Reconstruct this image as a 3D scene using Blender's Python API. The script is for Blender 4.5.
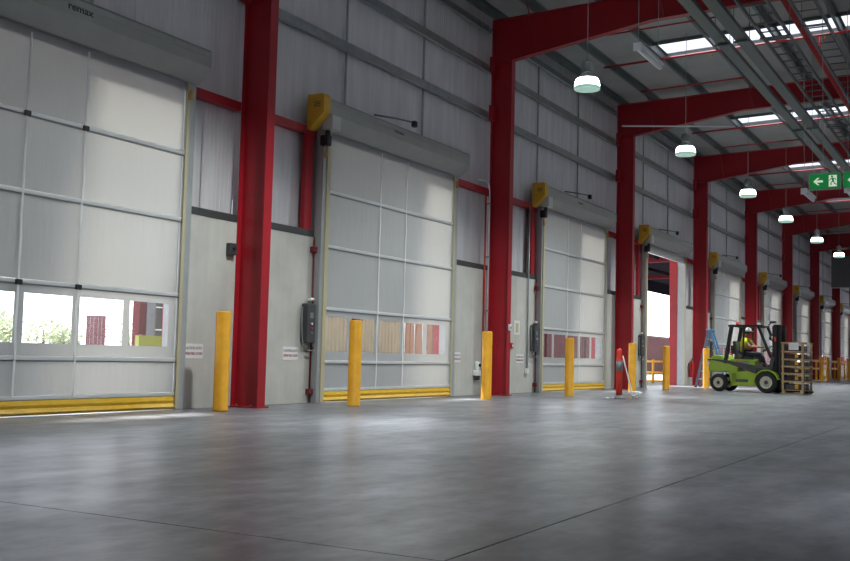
import bpy, bmesh, math, random
from mathutils import Vector, Matrix
random.seed(7)
scene = bpy.context.scene
for o in list(bpy.data.objects):
    bpy.data.objects.remove(o, do_unlink=True)
COL = scene.collection

# ------------------------------------------------------------------ camera
F_PX, YAW, PITCH, ROLL = 1036.7137, 1.0577, 0.0725, 0.0248
CAM_H = 0.90
D = 10.9865            # inner face of the dock wall (Y)
X0, BAY = 13.1804, 9.40336   # first column, bay spacing
Fw = Vector((math.sin(YAW)*math.cos(PITCH), math.cos(YAW)*math.cos(PITCH), math.sin(PITCH)))
r0 = Vector((math.cos(YAW), -math.sin(YAW), 0)); u0 = r0.cross(Fw)
Rt = r0*math.cos(ROLL) + u0*math.sin(ROLL); Up = -r0*math.sin(ROLL) + u0*math.cos(ROLL)
cam_d = bpy.data.cameras.new('camera'); cam = bpy.data.objects.new('camera', cam_d); COL.objects.link(cam)
cam_d.sensor_fit = 'HORIZONTAL'; cam_d.sensor_width = 36.0; cam_d.lens = 36.0*F_PX/850.0
cam_d.clip_start = 0.05; cam_d.clip_end = 1000
M3 = Matrix((Rt, Up, -Fw)).transposed()
cam.matrix_world = Matrix.Translation((0, 0, CAM_H)) @ M3.to_4x4()
scene.camera = cam
def ray(px, py): return Fw + Rt*((px-425)/F_PX) - Up*((py-280.5)/F_PX)
def onZ(px, py, z=0.0):
    d = ray(px, py); return Vector((0, 0, CAM_H)) + d*((z-CAM_H)/d.z)
def onY(px, py, y):
    d = ray(px, py); return Vector((0, 0, CAM_H)) + d*(y/d.y)

# ------------------------------------------------------------------ world, sun, exposure
w = bpy.data.worlds.new('world'); scene.world = w; w.use_nodes = True
bgn = w.node_tree.nodes['Background']
bgn.inputs[0].default_value = (0.86, 0.92, 1.0, 1); bgn.inputs[1].default_value = 3.6
sd = bpy.data.lights.new('sun', 'SUN'); sd.energy = 27.0; sd.angle = math.radians(13); sd.color = (1, 0.95, 0.87)
so = bpy.data.objects.new('sun', sd); COL.objects.link(so)
so.rotation_euler = Vector((-0.12, -0.62, -0.78)).to_track_quat('-Z', 'Y').to_euler()
scene.view_settings.view_transform = 'Standard'; scene.view_settings.look = 'None'
scene.view_settings.gamma = 1.0; scene.view_settings.use_curve_mapping = False
scene.view_settings.exposure = 0.28

# ------------------------------------------------------------------ materials
MATS = {}
def mat(name, col, rough=0.6, metal=0.0, noise=0.0, nscale=6.0, bump=0.0, bscale=30.0, emit=None, estr=0.0,
        stretch=(1, 1, 1), spec=0.5, trans=0.0):
    m = bpy.data.materials.new(name); m.use_nodes = True
    nt = m.node_tree; b = nt.nodes['Principled BSDF']
    b.inputs['Base Color'].default_value = (*col, 1); b.inputs['Roughness'].default_value = rough
    b.inputs['Metallic'].default_value = metal; b.inputs['Specular IOR Level'].default_value = spec
    if trans: b.inputs['Transmission Weight'].default_value = trans
    if emit:
        b.inputs['Emission Color'].default_value = (*emit, 1); b.inputs['Emission Strength'].default_value = estr
    if noise or bump:
        tc = nt.nodes.new('ShaderNodeTexCoord'); mp = nt.nodes.new('ShaderNodeMapping')
        mp.inputs['Scale'].default_value = stretch
        geo = nt.nodes.new('ShaderNodeNewGeometry')
        nt.links.new(geo.outputs['Position'], mp.inputs['Vector'])
        if noise:
            n = nt.nodes.new('ShaderNodeTexNoise'); n.inputs['Scale'].default_value = nscale; n.inputs['Detail'].default_value = 6
            nt.links.new(mp.outputs[0], n.inputs['Vector'])
            mr = nt.nodes.new('ShaderNodeMapRange')
            mr.inputs['From Min'].default_value = 0.3; mr.inputs['From Max'].default_value = 0.7
            mr.inputs['To Min'].default_value = 1-noise; mr.inputs['To Max'].default_value = 1+noise
            nt.links.new(n.outputs['Fac'], mr.inputs['Value'])
            mx = nt.nodes.new('ShaderNodeMix'); mx.data_type = 'RGBA'; mx.blend_type = 'MULTIPLY'
            mx.inputs['Factor'].default_value = 1; mx.inputs['A'].default_value = (*col, 1)
            nt.links.new(mr.outputs[0], mx.inputs['B']); nt.links.new(mx.outputs['Result'], b.inputs['Base Color'])
        if bump:
            n2 = nt.nodes.new('ShaderNodeTexNoise'); n2.inputs['Scale'].default_value = bscale; n2.inputs['Detail'].default_value = 4
            nt.links.new(mp.outputs[0], n2.inputs['Vector'])
            bp = nt.nodes.new('ShaderNodeBump'); bp.inputs['Strength'].default_value = bump; bp.inputs['Distance'].default_value = 0.02
            nt.links.new(n2.outputs['Fac'], bp.inputs['Height']); nt.links.new(bp.outputs[0], b.inputs['Normal'])
    MATS[name] = m
    return m
mat('red_paint', (0.37, 0.009, 0.019), 0.42, noise=0.08, nscale=2.5)
mat('red_pipe', (0.50, 0.020, 0.022), 0.4)
mat('galv', (0.36, 0.39, 0.39), 0.42, 0.55, noise=0.12, nscale=5)
mat('galv_dark', (0.16, 0.19, 0.19), 0.5, 0.4, noise=0.12, nscale=5)
mat('hood_steel', (0.34, 0.345, 0.33), 0.42, 0.3, noise=0.05, nscale=3)
mat('alu', (0.70, 0.71, 0.72), 0.38, 0.3)
mat('jamb_steel', (0.40, 0.42, 0.43), 0.45, 0.3, noise=0.06, nscale=3)
mat('cream_strip', (0.50, 0.45, 0.29), 0.6)
mat('yellow_paint', (0.76, 0.36, 0.012), 0.45, noise=0.10, nscale=5)
mat('cover_yellow', (0.64, 0.36, 0.02), 0.5, noise=0.05)
mat('vinyl_yellow', (0.75, 0.45, 0.03), 0.35, noise=0.1, nscale=8, bump=0.3, bscale=12, stretch=(1, 1, 3))
mat('black', (0.012, 0.012, 0.014), 0.5)
mat('rubber', (0.016, 0.016, 0.016), 0.8, noise=0.2, nscale=20)
mat('dark_grey', (0.05, 0.052, 0.055), 0.5)
mat('mid_grey', (0.20, 0.21, 0.22), 0.5)
mat('white_paint', (0.84, 0.85, 0.85), 0.5)
mat('sign_white', (0.80, 0.76, 0.77), 0.5)
mat('strap_web', (0.80, 0.81, 0.82), 0.5)
mat('motor_grey', (0.55, 0.55, 0.53), 0.5)
mat('riser_red', (0.16, 0.010, 0.014), 0.5)
mat('tray_steel', (0.10, 0.12, 0.12), 0.5, 0.4)
mat('ledge_steel', (0.07, 0.075, 0.075), 0.5, 0.3)
mat('ink_red', (0.30, 0.05, 0.07), 0.6)
mat('ink_grey', (0.18, 0.17, 0.19), 0.6)
mat('lime', (0.27, 0.40, 0.03), 0.35, noise=0.06)
mat('hivis', (0.72, 0.75, 0.02), 0.8)
mat('skin', (0.36, 0.17, 0.11), 0.55)
mat('navy', (0.014, 0.016, 0.03), 0.85)
mat('boot', (0.03, 0.022, 0.016), 0.7)
mat('cap_white', (0.8, 0.8, 0.8), 0.6)
mat('hair', (0.02, 0.014, 0.01), 0.8)
mat('wood', (0.45, 0.31, 0.17), 0.75, noise=0.2, nscale=12)
mat('orange_plastic', (0.85, 0.045, 0.02), 0.4)
mat('reflective_band', (0.22, 0.25, 0.27), 0.35, 0.3)
mat('blue_fibre', (0.05, 0.18, 0.36), 0.5)
mat('ladder_grey', (0.10, 0.12, 0.17), 0.5)
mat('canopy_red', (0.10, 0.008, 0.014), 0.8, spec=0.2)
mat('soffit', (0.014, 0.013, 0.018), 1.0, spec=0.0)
mat('beige_cont', (0.27, 0.23, 0.15), 0.6, noise=0.12, nscale=2)
mat('brown_cont', (0.16, 0.075, 0.04), 0.6, noise=0.15, nscale=2)
mat('maroon_cont', (0.085, 0.014, 0.02), 0.6, noise=0.25, nscale=2)
mat('grey_cont', (0.05, 0.06, 0.068), 0.6, noise=0.15, nscale=2)
mat('skip_lime', (0.24, 0.28, 0.02), 0.5)
mat('asphalt', (0.33, 0.33, 0.325), 0.9, noise=0.1, nscale=0.6)
mat('leaf', (0.24, 0.29, 0.15), 0.8, noise=0.4, nscale=3)
mat('bark', (0.10, 0.07, 0.05), 0.9)
mat('brass', (0.55, 0.30, 0.06), 0.35, 0.6)
mat('exit_green', (0.005, 0.22, 0.045), 0.4, emit=(0.005, 0.25, 0.05), estr=0.35)
mat('exit_white', (0.75, 0.80, 0.70), 0.4, emit=(0.8, 0.85, 0.7), estr=0.5)
mat('lamp_glow', (0.9, 0.95, 0.9), 0.4, emit=(0.88, 1.0, 0.93), estr=9.0)
mat('lamp_shell', (0.35, 0.37, 0.37), 0.3, 0.3)
mat('lamp_rim', (0.30, 0.50, 0.42), 0.3, emit=(0.55, 0.9, 0.75), estr=0.35)
mat('lamp_metal', (0.28, 0.30, 0.30), 0.4, 0.6)
mat('purple_screen', (0.08, 0.06, 0.16), 0.5)

def nodes_of(name):
    m = bpy.data.materials.new(name); m.use_nodes = True; MATS[name] = m
    nt = m.node_tree; nt.nodes.clear(); out = nt.nodes.new('ShaderNodeOutputMaterial'); return nt, out
# polished warehouse concrete
m = mat('floor_concrete', (0.25, 0.255, 0.262), 0.3); nt = m.node_tree; b = nt.nodes['Principled BSDF']
geo = nt.nodes.new('ShaderNodeNewGeometry')
def tex(scale, detail=8, st=(1, 1, 1), rough=0.6):
    mp = nt.nodes.new('ShaderNodeMapping'); mp.inputs['Scale'].default_value = st
    nt.links.new(geo.outputs['Position'], mp.inputs['Vector'])
    n = nt.nodes.new('ShaderNodeTexNoise'); n.inputs['Scale'].default_value = scale; n.inputs['Detail'].default_value = detail
    n.inputs['Roughness'].default_value = rough
    nt.links.new(mp.outputs[0], n.inputs['Vector']); return n.outputs['Fac']
def rng(src, a, b_, lo, hi):
    r = nt.nodes.new('ShaderNodeMapRange'); nt.links.new(src, r.inputs['Value'])
    r.inputs['From Min'].default_value = a; r.inputs['From Max'].default_value = b_
    r.inputs['To Min'].default_value = lo; r.inputs['To Max'].default_value = hi; return r.outputs[0]
def mul(a, c):
    r = nt.nodes.new('ShaderNodeMath'); r.operation = 'MULTIPLY'; nt.links.new(a, r.inputs[0]); nt.links.new(c, r.inputs[1]); return r.outputs[0]
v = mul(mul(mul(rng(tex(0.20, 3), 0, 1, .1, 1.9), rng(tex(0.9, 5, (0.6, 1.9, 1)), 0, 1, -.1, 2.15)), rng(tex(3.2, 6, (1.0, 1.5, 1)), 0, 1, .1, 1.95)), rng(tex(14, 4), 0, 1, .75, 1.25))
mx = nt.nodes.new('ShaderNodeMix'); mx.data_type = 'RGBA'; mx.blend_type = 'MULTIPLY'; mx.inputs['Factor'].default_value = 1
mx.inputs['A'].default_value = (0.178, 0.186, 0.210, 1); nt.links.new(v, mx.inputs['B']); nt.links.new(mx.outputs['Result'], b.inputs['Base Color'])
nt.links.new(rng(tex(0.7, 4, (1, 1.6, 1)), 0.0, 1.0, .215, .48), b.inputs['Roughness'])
# precast concrete with streaks
m = mat('precast', (0.54, 0.525, 0.49), 0.8); nt = m.node_tree; b = nt.nodes['Principled BSDF']
geo = nt.nodes.new('ShaderNodeNewGeometry')
v = mul(rng(tex(1.2, 6), .3, .7, .88, 1.1), rng(tex(2.0, 4, (3, 3, .35)), .3, .7, .95, 1.05))
mx = nt.nodes.new('ShaderNodeMix'); mx.data_type = 'RGBA'; mx.blend_type = 'MULTIPLY'; mx.inputs['Factor'].default_value = 1
mx.inputs['A'].default_value = (0.54, 0.525, 0.49, 1); nt.links.new(v, mx.inputs['B']); nt.links.new(mx.outputs['Result'], b.inputs['Base Color'])
# foil / sheet wall lining
mat('cladding', (0.68, 0.665, 0.69), 0.55, 0.05, noise=0.12, nscale=1.4, stretch=(3, 3, .4), bump=0.05, bscale=5)
mat('roof_lining', (0.40, 0.405, 0.40), 0.6, noise=0.08, nscale=1.5)
# translucent door curtain
nt, out = nodes_of('curtain')
d1 = nt.nodes.new('ShaderNodeBsdfPrincipled'); d1.inputs['Base Color'].default_value = (0.335, 0.347, 0.36, 1); d1.inputs['Roughness'].default_value = 0.38
t1 = nt.nodes.new('ShaderNodeBsdfTranslucent'); t1.inputs['Color'].default_value = (0.50, 0.50, 0.48, 1)
ms = nt.nodes.new('ShaderNodeMixShader'); ms.inputs[0].default_value = 0.12
geo = nt.nodes.new('ShaderNodeNewGeometry')
bp = nt.nodes.new('ShaderNodeBump'); bp.inputs['Strength'].default_value = 0.35; bp.inputs['Distance'].default_value = 0.03
nt.links.new(tex(2.2, 5, (2.2, 1, .5)), bp.inputs['Height']); nt.links.new(bp.outputs[0], d1.inputs['Normal'])
nt.links.new(d1.outputs[0], ms.inputs[1]); nt.links.new(t1.outputs[0], ms.inputs[2]); nt.links.new(ms.outputs[0], out.inputs[0])
# clear vinyl window
def clear(name, col, gl=0.08, haze=0.0):
    nt, out = nodes_of(name)
    t = nt.nodes.new('ShaderNodeBsdfTransparent'); t.inputs[0].default_value = (*col, 1)
    g = nt.nodes.new('ShaderNodeBsdfGlossy'); g.inputs['Roughness'].default_value = 0.12
    s = nt.nodes.new('ShaderNodeMixShader'); s.inputs[0].default_value = gl
    nt.links.new(t.outputs[0], s.inputs[1]); nt.links.new(g.outputs[0], s.inputs[2]); last = s
    if haze:
        tr = nt.nodes.new('ShaderNodeBsdfTranslucent'); tr.inputs[0].default_value = (0.8, 0.82, 0.85, 1)
        s2 = nt.nodes.new('ShaderNodeMixShader'); s2.inputs[0].default_value = haze
        nt.links.new(s.outputs[0], s2.inputs[1]); nt.links.new(tr.outputs[0], s2.inputs[2]); last = s2
    nt.links.new(last.outputs[0], out.inputs[0])
clear('vinyl_clear', (0.80, 0.78, 0.80), 0.04, 0.02)
clear('skylight_sheet', (0.42, 0.43, 0.46), 0.02, 0.08)
clear('added_strip_clear', (0.9, 0.9, 0.9), 0.02, 0.1)

# ------------------------------------------------------------------ mesh helpers
class MB:
    def __init__(s): s.v = []; s.f = []; s.m = []; s.mi = 0; s.smooth = False; s.sm = []
    def add(s, vs, fs):
        o = len(s.v); s.v += [tuple(p) for p in vs]
        for f in fs: s.f.append(tuple(i+o for i in f)); s.m.append(s.mi); s.sm.append(s.smooth)
        return s
    def box(s, x0, x1, y0, y1, z0, z1):
        vs = [(x, y, z) for z in (z0, z1) for y in (y0, y1) for x in (x0, x1)]
        return s.add(vs, [(0, 2, 3, 1), (4, 5, 7, 6), (0, 1, 5, 4), (2, 6, 7, 3), (0, 4, 6, 2), (1, 3, 7, 5)])
    def bbox(s, x0, x1, y0, y1, z0, z1, b=0.01):
        """box with chamfered edges"""
        bm = bmesh.new(); bmesh.ops.create_cube(bm, size=1)
        bmesh.ops.scale(bm, vec=(x1-x0, y1-y0, z1-z0), verts=bm.verts)
        bmesh.ops.translate(bm, vec=((x0+x1)/2, (y0+y1)/2, (z0+z1)/2), verts=bm.verts)
        bmesh.ops.bevel(bm, geom=bm.edges[:], offset=b, segments=2, affect='EDGES', profile=0.5)
        bm.verts.index_update()
        s.add([v.co[:] for v in bm.verts], [[v.index for v in f.verts] for f in bm.faces]); bm.free(); return s
    def prism(s, prof, a, b, axis='x'):
        """prof: list of 2D pts; extruded from a to b on axis. x:(y,z) y:(x,z) z:(x,y)"""
        n = len(prof)
        def P(p, t): return (t, p[0], p[1]) if axis == 'x' else ((p[0], t, p[1]) if axis == 'y' else (p[0], p[1], t))
        vs = [P(p, a) for p in prof]+[P(p, b) for p in prof]
        fs = [(i, (i+1) % n, n+(i+1) % n, n+i) for i in range(n)]+[tuple(range(n))[::-1], tuple(range(n, 2*n))]
        return s.add(vs, fs)
    def bar(s, p, q, w, h=None, upv=(0, 0, 1)):
        p = Vector(p); q = Vector(q); h = h or w; d = (q-p).normalized(); up = Vector(upv)
        if abs(d.dot(up)) > .98: up = Vector((1, 0, 0))
        sd_ = d.cross(up).normalized(); u = sd_.cross(d)
        vs = [c+sd_*(w/2*a)+u*(h/2*b_) for c in (p, q) for b_ in (-1, 1) for a in (-1, 1)]
        return s.add(vs, [(0, 2, 3, 1), (4, 5, 7, 6), (0, 1, 5, 4), (2, 6, 7, 3), (0, 4, 6, 2), (1, 3, 7, 5)])
    def tube(s, pts, r, n=10, cap=True):
        pts = [Vector(p) for p in pts]; rs = r if isinstance(r, (list, tuple)) else [r]*len(pts)
        rings = []; prev = None
        for i, p in enumerate(pts):
            d = (pts[min(i+1, len(pts)-1)]-pts[max(i-1, 0)]).normalized()
            if prev is None:
                u = d.orthogonal().normalized()
            else:
                u = prev-d*prev.dot(d); u = u.normalized() if u.length > 1e-6 else d.orthogonal().normalized()
            prev = u; w_ = d.cross(u)
            rings.append([p+(u*math.cos(2*math.pi*k/n)+w_*math.sin(2*math.pi*k/n))*rs[i] for k in range(n)])
        vs = [q for g in rings for q in g]; fs = []
        for i in range(len(pts)-1):
            for k in range(n): fs.append((i*n+k, i*n+(k+1) % n, (i+1)*n+(k+1) % n, (i+1)*n+k))
        sm = s.smooth; s.smooth = True; s.add(vs, fs); s.smooth = False
        if cap:
            o = len(s.v)-len(vs)
            for f in (tuple(range(n))[::-1], tuple(range((len(pts)-1)*n, len(pts)*n))):
                s.f.append(tuple(i+o for i in f)); s.m.append(s.mi); s.sm.append(False)
        s.smooth = sm; return s
    def lathe(s, prof, c=(0, 0, 0), n=20, axis='z', cap=True):
        """prof: list of (r, h)"""
        vs = []; fs = []; c = Vector(c)
        for r, h in prof:
            for k in range(n):
                a = 2*math.pi*k/n; p = (r*math.cos(a), r*math.sin(a), h)
                if axis == 'y': p = (p[0], p[2], p[1])
                if axis == 'x': p = (p[2], p[0], p[1])
                vs.append(c+Vector(p))
        for i in range(len(prof)-1):
            for k in range(n): fs.append((i*n+k, i*n+(k+1) % n, (i+1)*n+(k+1) % n, (i+1)*n+k))
        sm = s.smooth; s.smooth = True; s.add(vs, fs); s.smooth = False
        o = len(s.v)-len(vs)
        for f in ((tuple(range(n))[::-1], tuple(range((len(prof)-1)*n, len(prof)*n))) if cap else ()):
            s.f.append(tuple(i+o for i in f)); s.m.append(s.mi); s.sm.append(False)
        s.smooth = sm; return s
    def build(s, name, mats, parent=None, loc=None):
        me = bpy.data.meshes.new(name); me.from_pydata(s.v, [], s.f)
        for mm in (mats if isinstance(mats, (list, tuple)) else [mats]): me.materials.append(MATS[mm])
        me.polygons.foreach_set('material_index', s.m); me.polygons.foreach_set('use_smooth', s.sm)
        me.update()
        bm = bmesh.new(); bm.from_mesh(me); bmesh.ops.recalc_face_normals(bm, faces=bm.faces); bm.to_mesh(me); bm.free()
        return link(name, me, parent, loc)
def link(name, data, parent=None, loc=None):
    o = bpy.data.objects.new(name, data); COL.objects.link(o)
    if parent: o.parent = parent
    if loc is not None: o.location = loc
    return o
def tag(o, label, cat, group=None, kind=None):
    o['label'] = label; o['category'] = cat
    if group: o['group'] = group
    if kind: o['kind'] = kind
    return o
def thing(name, label, cat, loc=(0, 0, 0), rz=0, group=None, kind=None):
    o = link(name, None, None, loc); o.rotation_euler = (0, 0, rz); o.empty_display_size = 0.1
    return tag(o, label, cat, group, kind)
def structure(name, label, loc=(0, 0, 0)):
    o = link(name, None, None, loc); o['kind'] = 'structure'; o['label'] = label; return o
def copy_tree(o, parent=None):
    c = o.copy(); COL.objects.link(c); c.parent = parent
    for ch in list(o.children): copy_tree(ch, c)
    return c
def box_obj(name, m, parent, *a): return MB().box(*a).build(name, m, parent)
def text_mesh(name, body, size, m, parent, loc, rot, align='CENTER', offset=0.0, extrude=0.001, sx=1.0):
    cu = bpy.data.curves.new(name, 'FONT'); cu.body = body; cu.size = size; cu.align_x = align; cu.align_y = 'CENTER'
    cu.offset = offset; cu.extrude = extrude
    t = bpy.data.objects.new(name, cu); COL.objects.link(t)
    dg = bpy.context.evaluated_depsgraph_get(); dg.update()
    me = bpy.data.meshes.new_from_object(t.evaluated_get(dg)); bpy.data.objects.remove(t)
    me.materials.clear(); me.materials.append(MATS[m])
    o = link(name, me, parent, loc); o.rotation_euler = rot; o.scale = (sx, 1, 1); return o
ON_WALL = (math.pi/2, 0, 0)     # text that faces -Y

XEND = X0+BAY*9.3; XSTART = -5.7
DOORS = [(6.72, 11.82), (15.58, 20.64), (25.76, 30.84), (34.90, 39.95), (44.45, 49.55), (54.7, 59.7), (64.0, 69.0), (73.3, 78.3), (82.4, 87.4)]
DOOR_TOP = 5.03
# ------------------------------------------------------------------ floor slabs
fl = structure('floor', 'polished grey concrete warehouse floor with saw-cut joints')
xj = [4.1+BAY*k for k in range(-1, 11)]; yj = [2.18+8.8*k for k in range(-4, 2)]
g = 0.006
for i in range(len(xj)-1):
    for j in range(len(yj)-1):
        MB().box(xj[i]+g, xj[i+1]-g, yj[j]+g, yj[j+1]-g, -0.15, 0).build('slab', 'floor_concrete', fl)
MB().box(xj[0], xj[-1], yj[0], yj[-1], -0.2, -0.02).build('joint_bed', 'dark_grey', fl)
# threshold strip from slab edge to outside
MB().box(XSTART, XEND, yj[-1]+g, D+0.45, -0.15, 0).build('threshold', 'floor_concrete', fl)

# ------------------------------------------------------------------ dock wall
wl = structure('wall_left', 'dock wall with precast concrete base and ribbed sheet cladding above')
YC = D+0.20      # cladding plane
PANEL_T = 3.02
segs = []; px_ = XSTART
for (a, b_) in DOORS:
    segs.append((px_, a-0.20)); px_ = b_+0.20
segs.append((px_, XEND))
for (a, b_) in segs:
    # each pier is split at the column line
    cuts = [a]+[X0+BAY*k+0.1 for k in range(-2, 10) if a+0.2 < X0+BAY*k+0.1 < b_-0.2]+[b_]
    for p, q in zip(cuts[:-1], cuts[1:]):
        MB().bbox(p+0.006, q-0.006, D, D+0.18, 0.0, PANEL_T, 0.008).build('concrete_panel', 'precast', wl)
        MB().prism([(D-0.008, PANEL_T-0.02), (D-0.008, PANEL_T+0.10), (D, PANEL_T+0.10), (D, PANEL_T+0.002), (YC, PANEL_T+0.002), (YC, PANEL_T-0.0), (D, PANEL_T), (D, PANEL_T-0.02)], p, q).build('ledge_angle', 'ledge_steel', wl)
SHW = BAY/12
def sheet_mesh(z0, z1):
    mb = MB(); prof = []; n = 8
    p = SHW/n
    for i in range(n):
        x = i*p
        prof += [(x, 0), (x+p*.72, 0), (x+p*.80, -0.004), (x+p*.92, -0.004)]
    prof.append((SHW-0.004, 0))
    vs = []; fs = []
    for (x, y) in prof: vs += [(x, y, z0), (x, y, z1)]
    for i in range(len(prof)-1): fs.append((2*i, 2*i+2, 2*i+3, 2*i+1))
    mb.add(vs, fs); me = bpy.data.meshes.new('cladding_sheet'); me.from_pydata(mb.v, [], mb.f); me.materials.append(MATS['cladding']); return me
ROOF_Z0, SLOPE = 9.40, 0.03
sh_tall = sheet_mesh(PANEL_T, ROOF_Z0); sh_short = sheet_mesh(DOOR_TOP-0.03, ROOF_Z0)
ns = int((XEND-XSTART)/SHW)
xs0 = X0+0.1-math.floor((X0-XSTART)/SHW)*SHW
x = xs0
while x < XEND-SHW:
    hit = any(a-0.02 < x+SHW and b_+0.02 > x for a, b_ in DOORS)
    link('cladding_sheet', sh_short if hit else sh_tall, wl, (x, YC, 0)); x += SHW
for (a, b_) in DOORS:           # flashing that closes the sheets against the door posts
    for p, q in ((a-0.95, a-0.0), (b_+0.0, b_+0.95)):
        MB().box(p, q, YC+0.02, YC+0.03, PANEL_T-0.5, DOOR_TOP+0.1).build('flashing', 'cladding', wl)
MB().box(XSTART, XEND, YC+0.06, YC+0.10, DOOR_TOP+0.02, ROOF_Z0+0.2).build('outer_skin', 'mid_grey', wl)
# girts, bridging rods, red lintel beams and posts bay by bay
gz = [(6.72, 6.93), (7.88, 8.10), (8.86, 9.06)]
for k in range(-2, 9):
    xa, xb = X0+BAY*k+0.2, X0+BAY*(k+1)
    for z0, z1 in gz:
        MB().prism([(YC-0.18, z0+0.03), (YC-0.18, z0), (YC-0.10, z0), (YC-0.10, z1-0.01), (YC-0.015, z1-0.01), (YC-0.015, z1), (YC-0.108, z1), (YC-0.108, z0+0.008), (YC-0.172, z0+0.008), (YC-0.172, z0+0.03)], xa, xb).build('girt', 'galv', wl)
    for fx in (0.33, 0.66):
        xr = xa+(xb-xa)*fx
        MB().bar((xr, YC-0.06, 5.05), (xr, YC-0.06, 9.1), 0.035, 0.035).build('bridging_rod', 'galv', wl)
for i, (a, b_) in enumerate(DOORS):
    lo = segs[i][0]-0.2 if i else XSTART
    for p in (a-0.62,):
        MB().box(p+0.08, p+0.30, D+0.01, D+0.10, PANEL_T+0.10, 4.88).build('red_post', 'red_paint', wl)
    # lintel beam runs column to column behind the hood
ks = range(-2, 9)
for k in ks:
    MB().box(X0+BAY*k+0.2, X0+BAY*(k+1), D+0.005, YC-0.04, 4.86, 5.0).build('lintel_beam', 'red_paint', wl)
for i, (a, b_) in enumerate(DOORS):       # red reveal posts on the outer side of each opening
    dp = (0.10, 0.20, 0.20, 0.30)[min(i, 3)]
    for p in (a-0.30, b_+(0.08 if i != 3 else -0.02)):
        MB().box(p, p+0.22, D+0.23, D+0.23+dp, 0, DOOR_TOP+0.1).build('reveal_post', 'red_paint', wl)

# ------------------------------------------------------------------ roof
rf = structure('ceiling', 'pale sheet roof lining on steel purlins with clear skylight strips')
YBACK = -30.0
def rz_(y): return ROOF_Z0+(D-y)*SLOPE
SKY = [(X0+BAY*(k+0.5)-1.15+0.35, X0+BAY*(k+0.5)+0.10+0.35) for k in range(-2, 9)]
SKY = [(X0+BAY*k+4.22, X0+BAY*k+5.45) for k in range(-2, 9)]
Y_SK = 8.42
def roof_piece(xa, xb, ya, yb, name, m, dz=0.0, t=0.03):
    vs = []
    for dzz in (0, t):
        for (xx, yy) in ((xa, ya), (xb, ya), (xb, yb), (xa, yb)): vs.append((xx, yy, rz_(yy)+dz+dzz))
    return MB().add(vs, [(3, 2, 1, 0), (4, 5, 6, 7), (0, 1, 5, 4), (1, 2, 6, 5), (2, 3, 7, 6), (3, 0, 4, 7)]).build(name, m, rf)
prev = X0-2*BAY
for (a, b_) in SKY:
    n = 3
    for i in range(n):
        roof_piece(prev+(a-prev)*i/n, prev+(a-prev)*(i+1)/n-0.004, YBACK, YC+0.1, 'roof_sheet', 'roof_lining')
    roof_piece(a, b_-0.004, Y_SK, YC+0.1, 'roof_sheet', 'roof_lining')
    yy = Y_SK
    while yy > YBACK+0.1:
        roof_piece(a, b_, yy-1.55, yy, 'skylight_panel', 'skylight_sheet', 0.01, 0.006); yy -= 1.55
    prev = b_
roof_piece(prev, XEND, YBACK, YC+0.1, 'roof_sheet', 'roof_lining')
PURL = [10.86, 9.80]; y = 8.25
while y > YBACK: PURL.append(y); y -= 1.55
for y in PURL:
    z = rz_(y)
    MB().prism([(y-0.07, z-0.01), (y-0.07, z), (y+0.006, z), (y+0.006, z-0.19), (y+0.07, z-0.19), (y+0.07, z-0.17), (y+0.07, z-0.20), (y-0.004, z-0.20), (y-0.004, z-0.01)], XSTART, XEND).build('purlin', 'galv_dark', rf)
for (a, b_) in SKY:         # trimmers along both sides of each skylight strip
    for xx in (a-0.04, b_+0.01):
        MB().prism([(xx, 0), (xx+0.03, 0), (xx+0.03, 0.1), (xx, 0.1)], Y_SK, YBACK, 'y').build('skylight_trimmer', 'galv_dark', rf)
        tr = rf.children[-1]
        me = tr.data
        for vv in me.vertices: vv.co.z += rz_(vv.co.y)-0.11

# other three sides of the hall (behind the camera and at both ends)
wr_ = structure('wall_right', 'opposite hall wall with unseen openings shaped to let in low daylight')
MB().box(XSTART, XEND, YBACK-0.2, YBACK, 4.6, rz_(YBACK)).build('upper_wall', 'cladding', wr_)
for k in range(-2, 10):
    hw = 4.7 if k % 3 else 2.4  # openings are invented; pier widths set how much daylight enters
    MB().box(X0+BAY*k-hw, X0+BAY*k+hw, YBACK-0.2, YBACK, 0, 4.6).build('pier', 'precast', wr_)
we_ = structure('wall_back', 'end wall of the hall left of the camera'); MB().box(XSTART-0.2, XSTART, YBACK, YC, 0, rz_(YBACK)).build('wall_sheet', 'cladding', we_)
wf_ = structure('wall_front', 'far end wall of the hall'); MB().box(XEND, XEND+0.2, YBACK, YC, 0, rz_(YBACK)).build('wall_sheet', 'cladding', wf_)
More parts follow.
